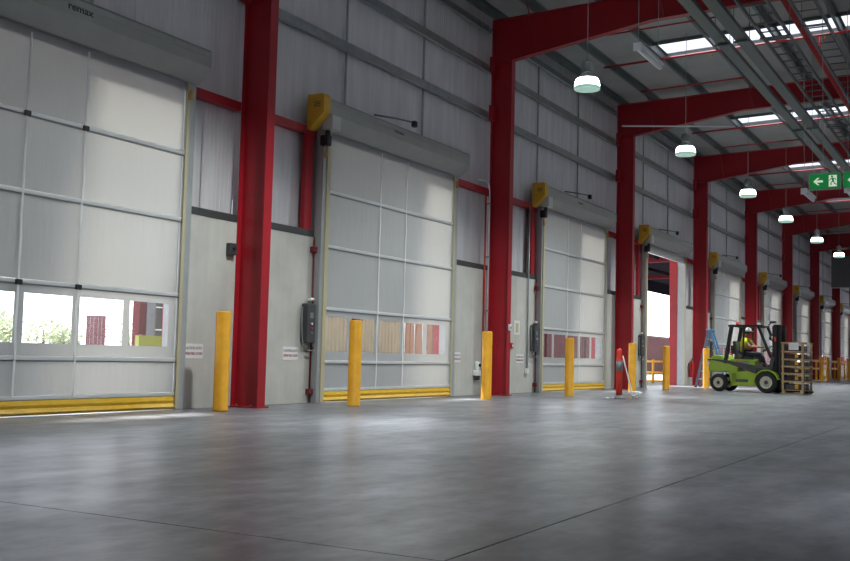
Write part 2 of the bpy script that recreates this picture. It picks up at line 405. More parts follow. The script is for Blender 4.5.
# ------------------------------------------------------------------ portal frames
ORD = ['behind the left edge of view', 'nearest', 'second', 'third', 'fourth', 'fifth', 'sixth', 'seventh', 'eighth', 'ninth']
FL = [None,
      'nearest red steel column and rafter, standing between the first two closed doors',
      'red steel column and rafter with white switch, second from the camera',
      'red steel column and rafter just right of the third closed door, behind orange marker post',
      'red steel column and rafter behind the blue stepladder',
      'red steel column and rafter directly behind the forklift driver',
      'red steel column and rafter directly behind the forklift mast and crate',
      'red steel column and rafter, first one right of the crate',
      'red steel column and rafter, second one right of the crate',
      'red steel column at the far right edge of the photo']
def portal(k):
    xa = X0+BAY*k; w_ = 0.20; yo, yi = D, 10.44
    p = thing('portal_frame', FL[k+1] or 'red steel column and rafter left of the nearest door, out of view', 'steel frame', (xa, 0, 0), 0, 'red steel portal frames along the dock wall')
    zt = rz_(D)-0.2
    c = MB()
    c.box(0, w_, yo-0.020, yo, 0.02, zt)                       # outer flange
    c.box(w_/2-0.007, w_/2+0.007, yi+0.02, yo-0.02, 0.02, 8.15)  # web
    c.box(0, w_, yi, yi+0.020, 0.02, 8.16)                     # inner flange
    col = c.build('column', 'red_paint', p)
    MB().box(0.007+w_/2, w_-0.004, yi+0.02, yo-0.02, 8.13, 8.16).box(0.004, w_/2-0.007, yi+0.02, yo-0.02, 8.13, 8.16).build('stiffener_plate', 'red_paint', col)
    MB().box(-0.05, w_+0.05, yi-0.04, yo, 0, 0.022).build('base_plate', 'red_paint', col)
    for bx_, by_ in ((-0.02, yi+0.12), (w_+0.02, yi+0.12), (-0.02, yo-0.14), (w_+0.02, yo-0.14)):
        MB().lathe([(0.016, 0.02), (0.016, 0.05)], (bx_, by_, 0), 6).build('anchor_bolt', 'galv_dark', col)
    # rafter: tapered haunch then constant depth
    ys = [yo, 7.0, YBACK]
    def zt_(y): return rz_(y)-0.2
    depth = {yo: 0.98, 7.0: 0.66, YBACK: 0.60}
    top = [(y, zt_(y)) for y in ys]; bot = [(y, zt_(y)-depth[y]) for y in ys]
    bot[0] = (yi, 8.15)
    r = MB(); r.prism([(yo-0.02, top[0][1]-0.002), top[1], top[2], bot[2], bot[1], bot[0], (yo-0.02, 8.15), (yo-0.02, top[0][1]-0.02)], w_/2-0.007, w_/2+0.007)
    for a, b_ in ((top[0], top[1]), (top[1], top[2])): r.prism([a, b_, (b_[0], b_[1]-0.02), (a[0], a[1]-0.02)], 0, w_)
    for a, b_ in ((bot[0], bot[1]), (bot[1], bot[2])): r.prism([a, b_, (b_[0], b_[1]+0.02), (a[0], a[1]+0.02)], 0, w_)
    rr = r.build('rafter', 'red_paint', p)
    for y in (9.80, 6.70, 2.05):       # fly braces from bottom flange to purlin
        zb = 8.2+(D-y)*0.08 if y > 7 else zt_(y)-0.6
        for sgn in (-1,):
            MB().bar((w_/2+sgn*0.08, y, zb), (w_/2+sgn*0.75, y, rz_(y)-0.12), 0.05, 0.012, (0, 1, 0)).build('fly_brace', 'red_paint', rr)
    for zc in (6.70, 7.90):
        MB().box(-0.16, -0.002, yo-0.14, yo-0.02, zc-0.04, zc+0.34).build('girt_cleat', 'red_paint', col)
    return p
for k in range(-1, 9): portal(k)

# ------------------------------------------------------------------ high-speed doors
DL = ['large grey fabric roll-up door nearest the camera, four bright windows and yellow foot',
      'closed grey roll-up door between the nearest and second red columns',
      'closed grey roll-up door right of the second red column, behind a centred yellow bollard',
      'open roll-up door showing white sky and maroon containers outside',
      'closed grey roll-up door behind the blue stepladder and forklift',
      'narrow-looking roll-up door behind the forklift mast, yellow end cover at its hood',
      'roll-up door above the wooden crate, second yellow end cover right of the forklift',
      'roll-up door to the right of the crate, third yellow end cover right of forklift',
      'farthest roll-up door at the right edge of the photo']
def wavy(mb, xa, xb, za, zb, y0, t=0.004, nx=14, nz=4, amp=0.012, seed=0):
    vs = []; fs = []
    for s_ in (0,):
        for j in range(nz+1):
            for i in range(nx+1):
                u = i/nx; v_ = j/nz; x_ = xa+(xb-xa)*u; z_ = za+(zb-za)*v_
                e = math.sin(math.pi*v_)*math.sin(math.pi*u)**.5
                y_ = y0-amp*e*(1.0+0.6*math.sin(u*9+seed)+0.3*math.sin(u*23+seed*2+v_*2))
                vs.append((x_, y_+s_*t, z_))
    N = (nx+1)*(nz+1)
    for j in range(nz):
        for i in range(nx):
            a = j*(nx+1)+i
            fs.append((a, a+1, a+nx+2, a+nx+1))
    mb.smooth = True; mb.add(vs, fs); mb.smooth = False; return mb
ST = [0.22, 0.73, 1.71, 2.86, 3.88]
def door(i, xl, xr, opened=False, near=False):
    p = thing('roll_up_door', DL[i], 'door', (xl, 0, 0), 0, 'high-speed roll-up doors along the dock wall')
    W = xr-xl; yc = D-0.02
    prof = [(D-0.02, 5.00), (D-0.10, 5.00), (D-0.33, 5.24), (D-0.33, 5.48), (D-0.30, 5.52), (D-0.02, 5.52)]
    hood = MB().prism(prof, -0.36, W+0.22).build('hood', 'hood_steel', p)
    MB().box(-0.36, W+0.22, D-0.337, D-0.33, 5.395, 5.403).build('hood_seam', 'galv', hood)
    MB().prism([(D-0.02, 5.01), (D-0.10, 5.01), (D-0.325, 5.245), (D-0.325, 5.475), (D-0.295, 5.51), (D-0.02, 5.51)], W+0.22, W+0.228).build('hood_end_cap', 'hood_steel', hood)
    mxm = W*0.42 if i != 0 else 2.72
    if i < 3:
        text_mesh('maker_mark', 'remax', 0.135 if i == 0 else 0.12, 'black' if i == 0 else 'dark_grey', hood, (mxm, D-0.333, 5.36 if i == 0 else 5.39), ON_WALL, offset=0.0015, extrude=0.002, sx=1.25)
    ec = MB().prism([(D+0.0, 4.93), (D-0.06, 4.93), (D-0.36, 5.22), (D-0.36, 5.50), (D-0.33, 5.56), (D+0.0, 5.56)], -0.56, -0.36).build('end_cover', 'cover_yellow', p)
    for q in range(3):
        MB().box(-0.562, -0.560, D-0.28, D-0.14, 5.40-q*0.035, 5.415-q*0.035).build('cover_print', 'dark_grey', ec)
    mo = MB().bbox(-0.32, -0.04, D-0.39, D-0.16, 4.95, 5.22, 0.02).build('motor', 'motor_grey', p)
    MB().lathe([(0.05, 0), (0.05, 0.12)], (-0.30, D-0.28, 4.81), 10).build('motor_shaft_housing', 'black', mo)
    rel = MB().bbox(-0.33, -0.18, D-0.30, D-0.12, 4.66, 4.86, 0.03).build('release_brake', 'black', p)
    MB().lathe([(0.025, 0), (0.03, 0.08), (0.012, 0.12), (0.012, 0.22)], (-0.30, D-0.24, 4.44), 8).build('release_handle', 'brass', rel)
    for s_, (a, b_) in enumerate(((-0.24, 0.0), (W, W+0.20))):
        yj_ = D-0.13 if s_ == 0 else D-0.06
        j = MB().box(a, b_, yj_, D-0.002, 0.004, 5.0).build('jamb', 'jamb_steel', p)
        rx = -0.05 if s_ == 0 else W
        MB().box(rx, rx+0.05, D-0.002, D+0.24, 0.004, 5.0).build('jamb_return', 'jamb_steel', j)
        c0 = (a+0.14, b_+0.01) if s_ == 0 else (W-0.01, W+0.05)
        MB().box(c0[0], c0[1], yj_-0.025, yj_, 0.02, 4.98).build('guide_strip', 'cream_strip', j)
        if s_ == 1:
            MB().lathe([(0.02, 0), (0.035, 0.03), (0.03, 0.12), (0.015, 0.16)], (W+0.03, D-0.12, 4.72), 8).build('brass_roller', 'brass', j)
        else:
            MB().box(a, a+0.03, D-0.16, D-0.13, 0.004, 4.9).build('jamb_lip', 'jamb_steel', j)
    # sensor arm above the hood
    sx_ = W*0.55-0.62
    arm = MB().tube([(sx_-0.55, D-0.05, 5.66), (sx_-0.1, D-0.28, 5.66), (sx_+0.28, D-0.48, 5.64)], 0.018, 8).build('sensor_arm', 'galv_dark', p)
    MB().bbox(sx_+0.23, sx_+0.35, D-0.54, D-0.44, 5.54, 5.67, 0.025).build('sensor_head', 'black', arm)
    if opened:
        MB().bbox(0.02, W-0.02, yc-0.05, yc+0.03, 4.70, 4.78, 0.01).build('bottom_bar', 'alu', p)
        cp = wavy(MB(), 0.02, W-0.02, 4.78, 5.02, yc).build('curtain_panel', 'curtain', p)
        return p
    edges = [0.20]+ST[1:]+[5.03]
    # windows
    if i == 0:
        panes = [(x_-xl, x2-xl) for x_, x2 in ((7.16, 7.95), (8.09, 8.88), (9.03, 9.82), (9.95, 10.74), (10.87, 11.66))]
    else:
        panes = [(0.08+0.985*q, 0.08+0.985*q+0.83) for q in range(5)]
    pz0, pz1 = 0.94, 1.58
    for q in range(len(edges)-1):
        za, zb = edges[q], edges[q+1]
        if q == 1:
            mb = MB()
            def sheet(a_, b2, c_, d_): mb.add([(a_, yc, c_), (b2, yc, c_), (b2, yc, d_), (a_, yc, d_)], [(0, 1, 2, 3)])
            sheet(0.01, W-0.01, za, pz0); sheet(0.01, W-0.01, pz1, zb)
            xs = [0.01]+[v_ for pp in panes for v_ in pp]+[W-0.01]
            for a_, b2 in zip(xs[0::2], xs[1::2]): sheet(a_, b2, pz0, pz1)
            cp = mb.build('curtain_panel', 'curtain', p)
            for a_, b2 in panes:
                wavy(MB(), a_-0.01, b2+0.01, pz0-0.01, pz1+0.01, yc+0.006, 0.002, 6, 3, 0.004, a_).build('window_pane', 'vinyl_clear', cp)
        else:
            wavy(MB(), 0.01, W-0.01, za, zb, yc, amp=0.014 if q > 1 else 0.006, seed=q+i).build('curtain_panel', 'curtain', p)
    for z in ST:
        st = MB(); st.bbox(0.0, W, yc-0.035, yc, z-0.012, z+0.045, 0.008); st.build('stiffener_bar', 'alu', p)
        MB().box(0.0, W, yc-0.022, yc-0.002, z-0.030, z-0.012).build('bar_shadow', 'mid_grey', p)  # darker strip stands in for the shade below each bar
    sx = (2.18, 3.15) if i == 0 else (1.93, 2.95)
    for s_ in sx:
        pts = [(s_+random.uniform(-.01, .01), yc-0.040-0.004*math.sin(q*1.3), 0.24+q*(4.7/16)) for q in range(17)]
        mb = MB()
        for a_, b2 in zip(pts[:-1], pts[1:]): mb.bar(a_, b2, 0.035, 0.004, (0, 1, 0))
        stp = mb.build('strap', 'strap_web', p)
        if i == 0:
            for z in (1.71, 3.88):
                MB().bbox(s_-0.05, s_+0.05, yc-0.06, yc-0.036, z-0.035, z+0.035, 0.006).build('strap_clip', 'black', stp)
    foot = MB(); n = 24
    prof = [(yc+0.03, 0.012), (yc-0.045, 0.012), (yc-0.075, 0.05), (yc-0.05, 0.085), (yc-0.035, 0.10), (yc-0.05, 0.14), (yc-0.03, 0.20), (yc-0.01, 0.21), (yc+0.03, 0.20)]
    foot.prism(prof, 0.0, W-0.02); foot.build('bottom_bar', 'vinyl_yellow', p)
    return p
for i, (a, b_) in enumerate(DOORS): door(i, a, b_, opened=(i == 3), near=(i == 0))

# ------------------------------------------------------------------ bollards
def bollard(x_, y_, h, label, grp='yellow bollards guarding the doors', r=0.112):
    return tag(MB().lathe([(r+0.004, 0), (r+0.004, 0.02), (r, 0.025), (r, h-0.03), (r-0.012, h-0.006), (r-0.03, h), (0.0005, h+0.002)], (0, 0, 0), 24).build('bollard', 'yellow_paint', None, (x_, y_, 0)), label, 'bollard', grp)
BL = [((220, 411), 1.50, 'yellow bollard just left of the nearest red column'),
      ((353.5, 406), 1.49, 'yellow bollard in front of the second door, left half'),
      ((486, 399.5), 1.46, 'yellow bollard in front of the left side of the second red column'),
      ((569, 396), 1.43, 'yellow bollard in front of the third door'),
      ((632, 391.5), 1.43, 'yellow bollard right behind the orange marker post'),
      ((666, 390), 1.41, 'yellow bollard standing in the open doorway'),
      ((706, 388), 1.42, 'yellow bollard in front of the blue stepladder')]
for (px, py), h, lb in BL:
    q = onZ(px, py); bollard(q.x, q.y, h, lb)
for x_, y_, lb in ((58.8, 9.7, 'yellow bollard at the right edge of the wooden crate'),
                   (62.8, 9.3, 'thicker-looking yellow bollard, second right of the crate'),
                   (67.3, 9.6, 'yellow bollard third to the right of the crate'),
                   (71.3, 9.5, 'yellow bollard fourth to the right of the crate'),
                   (76.4, 9.6, 'yellow bollard fifth to the right of the crate'),
                   (80.8, 9.6, 'yellow bollard at the far right edge of the photo')):
    bollard(x_, y_, 1.42, lb)
for xa, xb, lb in ((62.2, 70.8, 'yellow guard rail on the wall right of the crate'), (71.6, 81.5, 'yellow guard rail at the far right edge')):
    gr = thing('guard_rail', lb, 'guard rail', (xa, 10.15, 0), 0, 'yellow guard rails at the far doors')
    for z in (0.72, 1.18): MB().bar((0, 0, z), (xb-xa, 0, z), 0.06, 0.12).build('rail', 'yellow_paint', gr)
    n = 4
    for q in range(n+1):
        xx = (xb-xa)*q/n; MB().box(xx-0.05, xx+0.05, -0.05, 0.05, 0, 1.26).build('post', 'yellow_paint', gr)

# ------------------------------------------------------------------ wall signs
SG = [(12.03, 12.47, 'white caution sign with two text lines, beside the nearest door'),
      (14.52, 14.97, 'white caution sign left of the second door, below its control box'),
      (20.88, 21.24, 'white caution sign just right of the second door'),
      (24.32, 24.80, 'white caution sign right of the second red column')]
for a, b_, lb in SG:
    s = thing('caution_sign', lb, 'sign', (0, 0, 0), 0, 'white caution signs on the concrete wall')
    MB().box(a, b_, D-0.006, D, 0.77, 1.0).build('sign_plate', 'sign_white', s)
    sc = (b_-a)/0.47
    text_mesh('lettering', 'CAUTION AUTO', 0.062, 'ink_grey', s, ((a+b_)/2, D-0.008, 0.93), ON_WALL, sx=sc*0.90)
    text_mesh('lettering', 'OPERATING DOOR', 0.062, 'ink_red', s, ((a+b_)/2, D-0.008, 0.845), ON_WALL, sx=sc*0.80)
# ------------------------------------------------------------------ door controls, conduits, outlets
def control(xl, lb, grp='door control boxes'):
    t = thing('door_control_box', lb, 'control box', (xl-0.42, D, 0), 0, grp)
    b_ = MB().bbox(-0.13, 0.13, -0.14, 0, 1.08, 1.78, 0.02).build('enclosure', 'dark_grey', t)
    MB().box(-0.05, 0.05, -0.146, -0.14, 1.52, 1.62).build('display', 'mid_grey', b_)
    for z, m_ in ((1.42, 'white_paint'), (1.34, 'red_pipe'), (1.26, 'mid_grey')):
        MB().lathe([(0.022, -0.16), (0.022, -0.14)], (0, 0, z), 10, 'y').build('push_button', m_, b_)
    MB().tube([(-0.17, -0.05, 1.72), (-0.2, -0.07, 1.4), (-0.17, -0.08, 1.05), (-0.05, -0.09, 0.94), (0.12, -0.09, 0.94), (0.2, -0.07, 1.02)], 0.013, 8).build('cable', 'mid_grey', t)
    MB().tube([(0.02, -0.06, 1.86), (0.16, -0.06, 1.86)], 0.03, 8).build('cable_gland', 'white_paint', t)
    return t
def riser(xl, lb):
    t = thing('riser_pipe', lb, 'pipe', (xl-0.30, D-0.06, 0), 0, 'dark red riser pipes beside the doors')
    MB().tube([(0, 0, 0.02), (0, 0, 3.0)], 0.016, 8).build('pipe', 'riser_red', t)
    for z in (0.16, 2.72): MB().bbox(-0.05, 0.05, -0.04, 0.06, z, z+0.10, 0.01).build('bracket', 'riser_red', t)
CB = ['dark control box with looped cable left of the second door', 'dark control box left of the third door', 'dark control box left of the open doorway',
      'control box left of the door behind the forklift']
RB = ['thin dark red riser pipe left of the second door', 'thin dark red riser pipe left of the third door', 'thin dark red riser pipe left of the open doorway',
      'thin dark red riser pipe left of the door behind the forklift']
for i in (1, 2, 3, 4):
    control(DOORS[i][0], CB[i-1]); riser(DOORS[i][0], RB[i-1])
jb = thing('junction_box', 'small dark junction box on the wall left of the nearest red column', 'junction box', (13.02, D, 2.45))
MB().bbox(-0.09, 0.09, -0.09, 0, 0, 0.19, 0.012).build('box', 'dark_grey', jb); MB().lathe([(0.03, -0.11), (0.03, -0.09)], (0, 0, 0.1), 10, 'y').build('knob', 'black', jb)
cd = thing('wall_conduit', 'grey conduit pipe running down the wall left of the third door', 'conduit', (24.95, D-0.04, 0), 0)
MB().tube([(0, 0, 0.62), (0, 0, 4.9)], 0.022, 8).build('pipe', 'galv', cd); MB().bbox(-0.05, 0.07, -0.03, 0.04, 0.5, 0.64, 0.015).build('end_fitting', 'white_paint', cd)
cd2 = thing('wall_conduit', 'thin white conduit bending down the left side of the second red column', 'conduit', (22.45, D-0.05, 0))
MB().tube([(-0.55, 0, 5.12), (-0.2, -0.02, 5.14), (-0.06, -0.03, 5.08), (0, -0.03, 4.9), (0, -0.03, 1.2)], 0.018, 8).build('pipe', 'white_paint', cd2)
for z in (4.6, 3.3, 2.0): MB().box(-0.03, 0.03, -0.055, 0.04, z, z+0.03).build('saddle', 'galv', cd2)
cd3 = thing('wall_conduit', 'dark red conduit on the wall beside the second red column', 'conduit', (22.33, D-0.04, 0))
MB().tube([(0, 0, 0.3), (0, 0, 4.85)], 0.022, 8).build('pipe', 'red_pipe', cd3)
po = thing('power_outlet', 'white industrial power outlet with two plugs, left of the second red column', 'outlet', (22.02, D, 0.46))
MB().bbox(-0.13, 0.13, -0.10, 0, 0.0, 0.13, 0.02).build('body', 'white_paint', po); MB().bbox(-0.05, 0.12, -0.09, 0, 0.13, 0.34, 0.03).build('switch_body', 'white_paint', po)
MB().lathe([(0.04, -0.115), (0.04, -0.09)], (0.04, 0, 0.25), 12, 'y').build('rotary_switch', 'black', po)
for s_ in (-0.07, 0.07): MB().lathe([(0.035, -0.10), (0.04, 0.0)], (s_, -0.05, 0.0), 10).build('plug', 'dark_grey', po)
c2x = X0+BAY
sw = thing('light_switch', 'white switch fixed to the second red column', 'switch', (c2x+0.10, 10.44, 1.55))
MB().bbox(-0.045, 0.045, -0.05, 0, 0, 0.16, 0.01).build('case', 'white_paint', sw); MB().box(-0.015, 0.015, -0.06, -0.05, 0.05, 0.10).build('toggle', 'mid_grey', sw)
ns = thing('notice_plate', 'pale notice with yellow panel on the wall above a caution sign', 'sign', (24.35, D, 1.50))
MB().box(-0.17, 0.17, -0.008, 0, 0, 0.36).build('sign_plate', 'sign_white', ns); MB().box(-0.08, 0.09, -0.012, -0.008, 0.05, 0.30).build('yellow_panel', 'cream_strip', ns)
cpnt = thing('call_point', 'small red alarm call point on the wall right of the second red column', 'alarm', (24.0, D, 1.14))
MB().bbox(-0.06, 0.06, -0.06, 0, 0, 0.14, 0.012).build('case', 'red_pipe', cpnt); MB().box(-0.03, 0.03, -0.065, -0.06, 0.04, 0.10).build('glass', 'white_paint', cpnt)
ex = thing('fire_extinguisher', 'red fire extinguisher on the wall left of the stepladder', 'extinguisher', (40.75, D-0.13, 0.32))
MB().lathe([(0.09, 0), (0.10, 0.03), (0.10, 0.52), (0.07, 0.60), (0.03, 0.64), (0.03, 0.68)], (0, 0, 0), 14).build('cylinder', 'red_pipe', ex)
MB().bar((0, -0.02, 0.70), (0.16, -0.02, 0.76), 0.03).bar((0, -0.02, 0.69), (0.15, -0.02, 0.68), 0.03).build('handle', 'black', ex)
MB().tube([(0, -0.02, 0.68), (-0.11, -0.04, 0.66), (-0.13, -0.04, 0.5), (-0.12, -0.03, 0.25)], 0.014, 8).build('hose', 'black', ex)
MB().box(-0.02, 0.02, 0.09, 0.13, 0.45, 0.55).build('wall_bracket', 'galv_dark', ex)

# ------------------------------------------------------------------ orange marker post and chain
q = onZ(619, 399)
mp = thing('marker_post', 'orange plastic marker post with grey reflective band on the floor', 'marker post', (q.x, q.y, 0))
MB().lathe([(0.15, 0), (0.15, 0.025), (0.13, 0.045), (0.09, 0.055), (0.085, 0.09)], (0, 0, 0), 18).build('base', 'mid_grey', mp)
MB().lathe([(0.075, 0.06), (0.072, 0.9), (0.066, 1.10), (0.055, 1.16), (0.02, 1.185), (0.001, 1.19)], (0, 0, 0), 16).build('stem', 'orange_plastic', mp)
MB().lathe([(0.079, 0.66), (0.077, 0.90)], (0, 0, 0), 16).build('reflective_band', 'reflective_band', mp)
ch = thing('chain', 'pale plastic chain hanging from the orange marker post to a coil on the floor', 'chain', (q.x, q.y, 0))
dirr = Vector((0.35, -0.94, 0))
pts = [Vector((0, 0, 1.02))+dirr*0.08, Vector((0, 0, 0.8))+dirr*0.13, Vector((0, 0, 0.5))+dirr*0.21, Vector((0, 0, 0.2))+dirr*0.29, Vector((0, 0, 0.03))+dirr*0.33]
MB().tube(pts, 0.016, 6).build('strand', 'cap_white', ch)
coil = []
for n in range(46):
    a = n*0.55; r_ = 0.09+0.05*math.sin(n*0.37)+0.03*random.random()
    coil.append(Vector((0, 0, 0.02+0.16*abs(math.sin(n*0.21))))+dirr*0.38+Vector((r_*math.cos(a), r_*math.sin(a), 0)))
MB().tube(coil, 0.014, 6).build('coil', 'cap_white', ch)
lo = [Vector((-0.22+0.05*math.sin(n), 0.1+0.05*math.cos(n*1.3), 0.016+0.01*(n % 3)))+Vector((0.2, -0.2, 0))*(n/16)-dirr*0.18 for n in range(16)]
MB().tube(lo, 0.014, 6).build('tail', 'cap_white', ch)

# ------------------------------------------------------------------ stepladder
def ladder():
    a = onZ(691, 386.3); A = Vector((38.2, 10.2, 0))
    t = thing('stepladder', 'blue and grey A-frame stepladder standing beside the red column', 'ladder', (38.6, 9.62, 0), math.radians(-90))
    # local x: spread direction (image left to right), y: width
    H_ = 2.08; wt, wb = 0.17, 0.30
    rails = []
    fr = t
    for s_ in (-1, 1):
        r1 = MB().bar((-0.42, s_*wb, 0), (0.0, s_*wt, H_), 0.035, 0.085, (1, 0, 0)).build('front_rail', 'ladder_grey', fr)
        MB().bbox(-0.47, -0.37, s_*wb-0.03, s_*wb+0.03, 0, 0.05, 0.008).build('foot', 'black', r1)
        r2 = MB().bar((0.72, s_*wb, 0), (0.08, s_*wt, H_), 0.03, 0.06, (1, 0, 0)).build('rear_rail', 'blue_fibre', fr)
        MB().bbox(0.67, 0.77, s_*wb-0.03, s_*wb+0.03, 0, 0.05, 0.008).build('foot', 'black', r2)
        MB().bar((-0.20, s_*(wb-.06), 1.05), (0.40, s_*(wb-.06), 1.05), 0.012, 0.03).build('spreader', 'galv', fr)
    for n in range(1, 7):
        f_ = n/7; x_ = -0.42*(1-f_); y_ = wb+(wt-wb)*f_
        MB().box(x_-0.06, x_+0.05, -y_, y_, H_*f_-0.02, H_*f_+0.015).build('step', 'galv', fr)
    for n in range(1, 6):
        f_ = n/6; x_ = 0.72+(0.08-0.72)*f_; y_ = wb+(wt-wb)*f_
        MB().bar((x_, -y_, H_*f_), (x_, y_, H_*f_), 0.03, 0.03).build('brace', 'galv', fr)
    MB().bbox(-0.08, 0.16, -0.2, 0.2, H_-0.02, H_+0.06, 0.015).build('top_cap', 'blue_fibre', fr)
ladder()

# ------------------------------------------------------------------ high-bay lamps
LB = ['high-bay lamp nearest the camera, hanging right of the second red column', 'second lit high-bay lamp, hanging in front of the third rafter',
      'third lit high-bay lamp hanging right of the fourth red column', 'fourth lit high-bay lamp from the camera', 'fifth lit high-bay lamp, last but one at right', 'farthest lit high-bay lamp, near the right edge']
LB += ['lit high-bay lamp above the nearest door, out of view', 'lit high-bay lamp left of the nearest door, out of view']
for i in range(7):
    if i < 6:
        px, py = ((587, 90), (685.5, 157), (748, 198), (786, 225), (817, 247), (839, 259))[i]
        q = onY(px, py, 7.25); q.z = 6.27 if abs(q.z-6.27) < .35 else q.z
    else: q = Vector((12.1-7.2*(i-6), 7.25, 6.27))
    t = thing('high_bay_lamp', LB[i], 'lamp', (q.x, q.y, q.z), 0, 'high-bay lamps hanging from the roof')
    MB().lathe([(0.255, 0.0), (0.262, 0.01), (0.262, 0.05), (0.25, 0.06)], (0, 0, 0), 24).build('rim', 'lamp_rim', t)
    # open reflector shell
    mb = MB(); pr_ = [(0.25, 0.05), (0.235, 0.15), (0.19, 0.25), (0.12, 0.32), (0.08, 0.34)]
    n = 24; vs = []; fs = []
    for r_, h_ in pr_:
        for k in range(n): vs.append((r_*math.cos(2*math.pi*k/n), r_*math.sin(2*math.pi*k/n), h_))
    for a in range(len(pr_)-1):
        for k in range(n): fs.append((a*n+k, a*n+(k+1) % n, (a+1)*n+(k+1) % n, (a+1)*n+k))
    mb.smooth = True; mb.add(vs, fs); mb.smooth = False
    mb.build('reflector', 'lamp_shell', t)
    MB().lathe([(0.245, 0.055), (0.256, 0.062), (0.246, 0.15), (0.215, 0.215), (0.10, 0.225)], (0, 0, 0), 24).build('glass_bowl', 'lamp_glow', t)
    MB().lathe([(0.08, 0.34), (0.11, 0.36), (0.115, 0.50), (0.09, 0.56), (0.03, 0.58)], (0, 0, 0), 16).build('gear_housing', 'lamp_metal', t)
    MB().tube([(-0.04, 0, 0.57), (-0.04, 0, 0.64), (0.04, 0, 0.64), (0.04, 0, 0.57)], 0.008, 6).build('hook', 'galv', t)
    MB().tube([(0, 0, 0.62), (0, 0, rz_(q.y)-0.01-q.z)], 0.008, 6).build('suspension_wire', 'galv', t)
    ld = bpy.data.lights.new('bulb', 'SPOT'); ld.energy = 1500; ld.spot_size = 2.5; ld.spot_blend = 0.75; ld.shadow_soft_size = 0.2; ld.color = (0.93, 1, 0.96)
    lo_ = bpy.data.objects.new('bulb', ld); COL.objects.link(lo_); lo_.parent = t; lo_.location = (0, 0, -0.02)

# ------------------------------------------------------------------ battens and exit signs
def batten(q, L, lb, drop=None):
    t = thing('batten_light', lb, 'light', q, 0, 'suspended white batten lights')
    MB().bbox(0, L, -0.075, 0.075, 0, 0.07, 0.012).build('housing', 'white_paint', t)
    MB().lathe([(0.05, 0.02), (0.055, 0.1), (0.055, L-0.1), (0.05, L-0.02)], (0, 0, -0.03), 10, 'x').build('diffuser', 'white_paint', t)
    MB().bbox(-0.03, 0.0, -0.08, 0.08, -0.09, 0.075, 0.008).build('end_cap', 'white_paint', t)
    for xx in (0.05, L-0.15): MB().tube([(xx, 0, 0.06), (xx, 0, rz_(q[1])-0.16-q[2])], 0.006, 6).build('suspension_wire', 'galv', t)
batten((19.1, 6.17, 6.97), 1.5, 'white suspended batten light left of the nearest skylight')
q = onY(804, 191, 4.6); batten((q.x, q.y, q.z), 1.5, 'small white batten light below the left end of the exit sign')
q = onY(848, 189, 3.0); batten((q.x, q.y, q.z), 1.5, 'white batten light cut by the right edge of the photo')
def exit_sign(yl, yr, lb, full=True):
    zc0, zc1 = 3.60, 3.86; X_ = 16.75
    t = thing('exit_sign', lb, 'exit sign', (X_, (yl+yr)/2, zc0), 0, 'green running-man exit signs')
    W = yl-yr; Hh = zc1-zc0
    MB().bbox(0, 0.06, -W/2, W/2, 0, Hh, 0.008).build('case', 'galv', t)
    MB().box(-0.004, 0.001, -W/2+0.015, W/2-0.015, 0.015, Hh-0.015).build('face', 'exit_green', t)
    fc = t
    def flat(name, poly, par):     # poly in (u right, v up); right = -Y
        MB().prism([(-u, v_) for u, v_ in poly], -0.007, -0.004, 'x').build(name, 'exit_white', par)
    c = -W*0.20; h = Hh/2
    flat('arrow', [(c-0.075, h), (c-0.01, h+0.058), (c+0.018, h+0.058), (c-0.030, h+0.016), (c+0.065, h+0.016), (c+0.065, h-0.016), (c-0.030, h-0.016), (c+0.018, h-0.058), (c-0.01, h-0.058)], t)
    c = W*0.24
    # doorway block with running figure cut as green pieces on top
    flat('doorway', [(c-0.058, h-0.088), (c+0.058, h-0.088), (c+0.058, h+0.088), (c-0.058, h+0.088)], t)
    def green(name, pts, w_=0.02):
        mb = MB()
        for a, b_ in zip(pts[:-1], pts[1:]): mb.bar((-0.009, -a[0]-0, a[1]), (-0.009, -b_[0], b_[1]), w_, 0.004, (1, 0, 0))
        mb.build(name, 'exit_green', t)
    MB().lathe([(0.0005, -0.011), (0.016, -0.011), (0.016, -0.007)], (0, -(c-0.012), h+0.066), 12, 'x').build('figure_head', 'exit_green', t)
    green('figure_body', [(c-0.008, h+0.045), (c+0.008, h-0.005)], 0.030)
    green('figure_arm', [(c-0.006, h+0.04), (c-0.036, h+0.028), (c-0.046, h+0.002)], 0.012)
    green('figure_arm', [(c-0.004, h+0.04), (c+0.034, h+0.034), (c+0.042, h+0.008)], 0.012)
    green('figure_leg', [(c+0.006, h-0.004), (c-0.026, h-0.03), (c-0.024, h-0.072)], 0.015)
    green('figure_leg', [(c+0.010, h-0.004), (c+0.024, h-0.042), (c+0.054, h-0.06)], 0.015)
    MB().tube([(0.03, -W*0.0+0.03, Hh), (0.03, 0.03, rz_((yl+yr)/2)-zc0)], 0.005, 6).build('suspension_wire', 'galv', t)
exit_sign(2.66, 2.185, 'green running-man exit sign with left arrow hanging near the right edge')
exit_sign(2.165, 1.69, 'green exit sign cut off by the right edge of the photo')

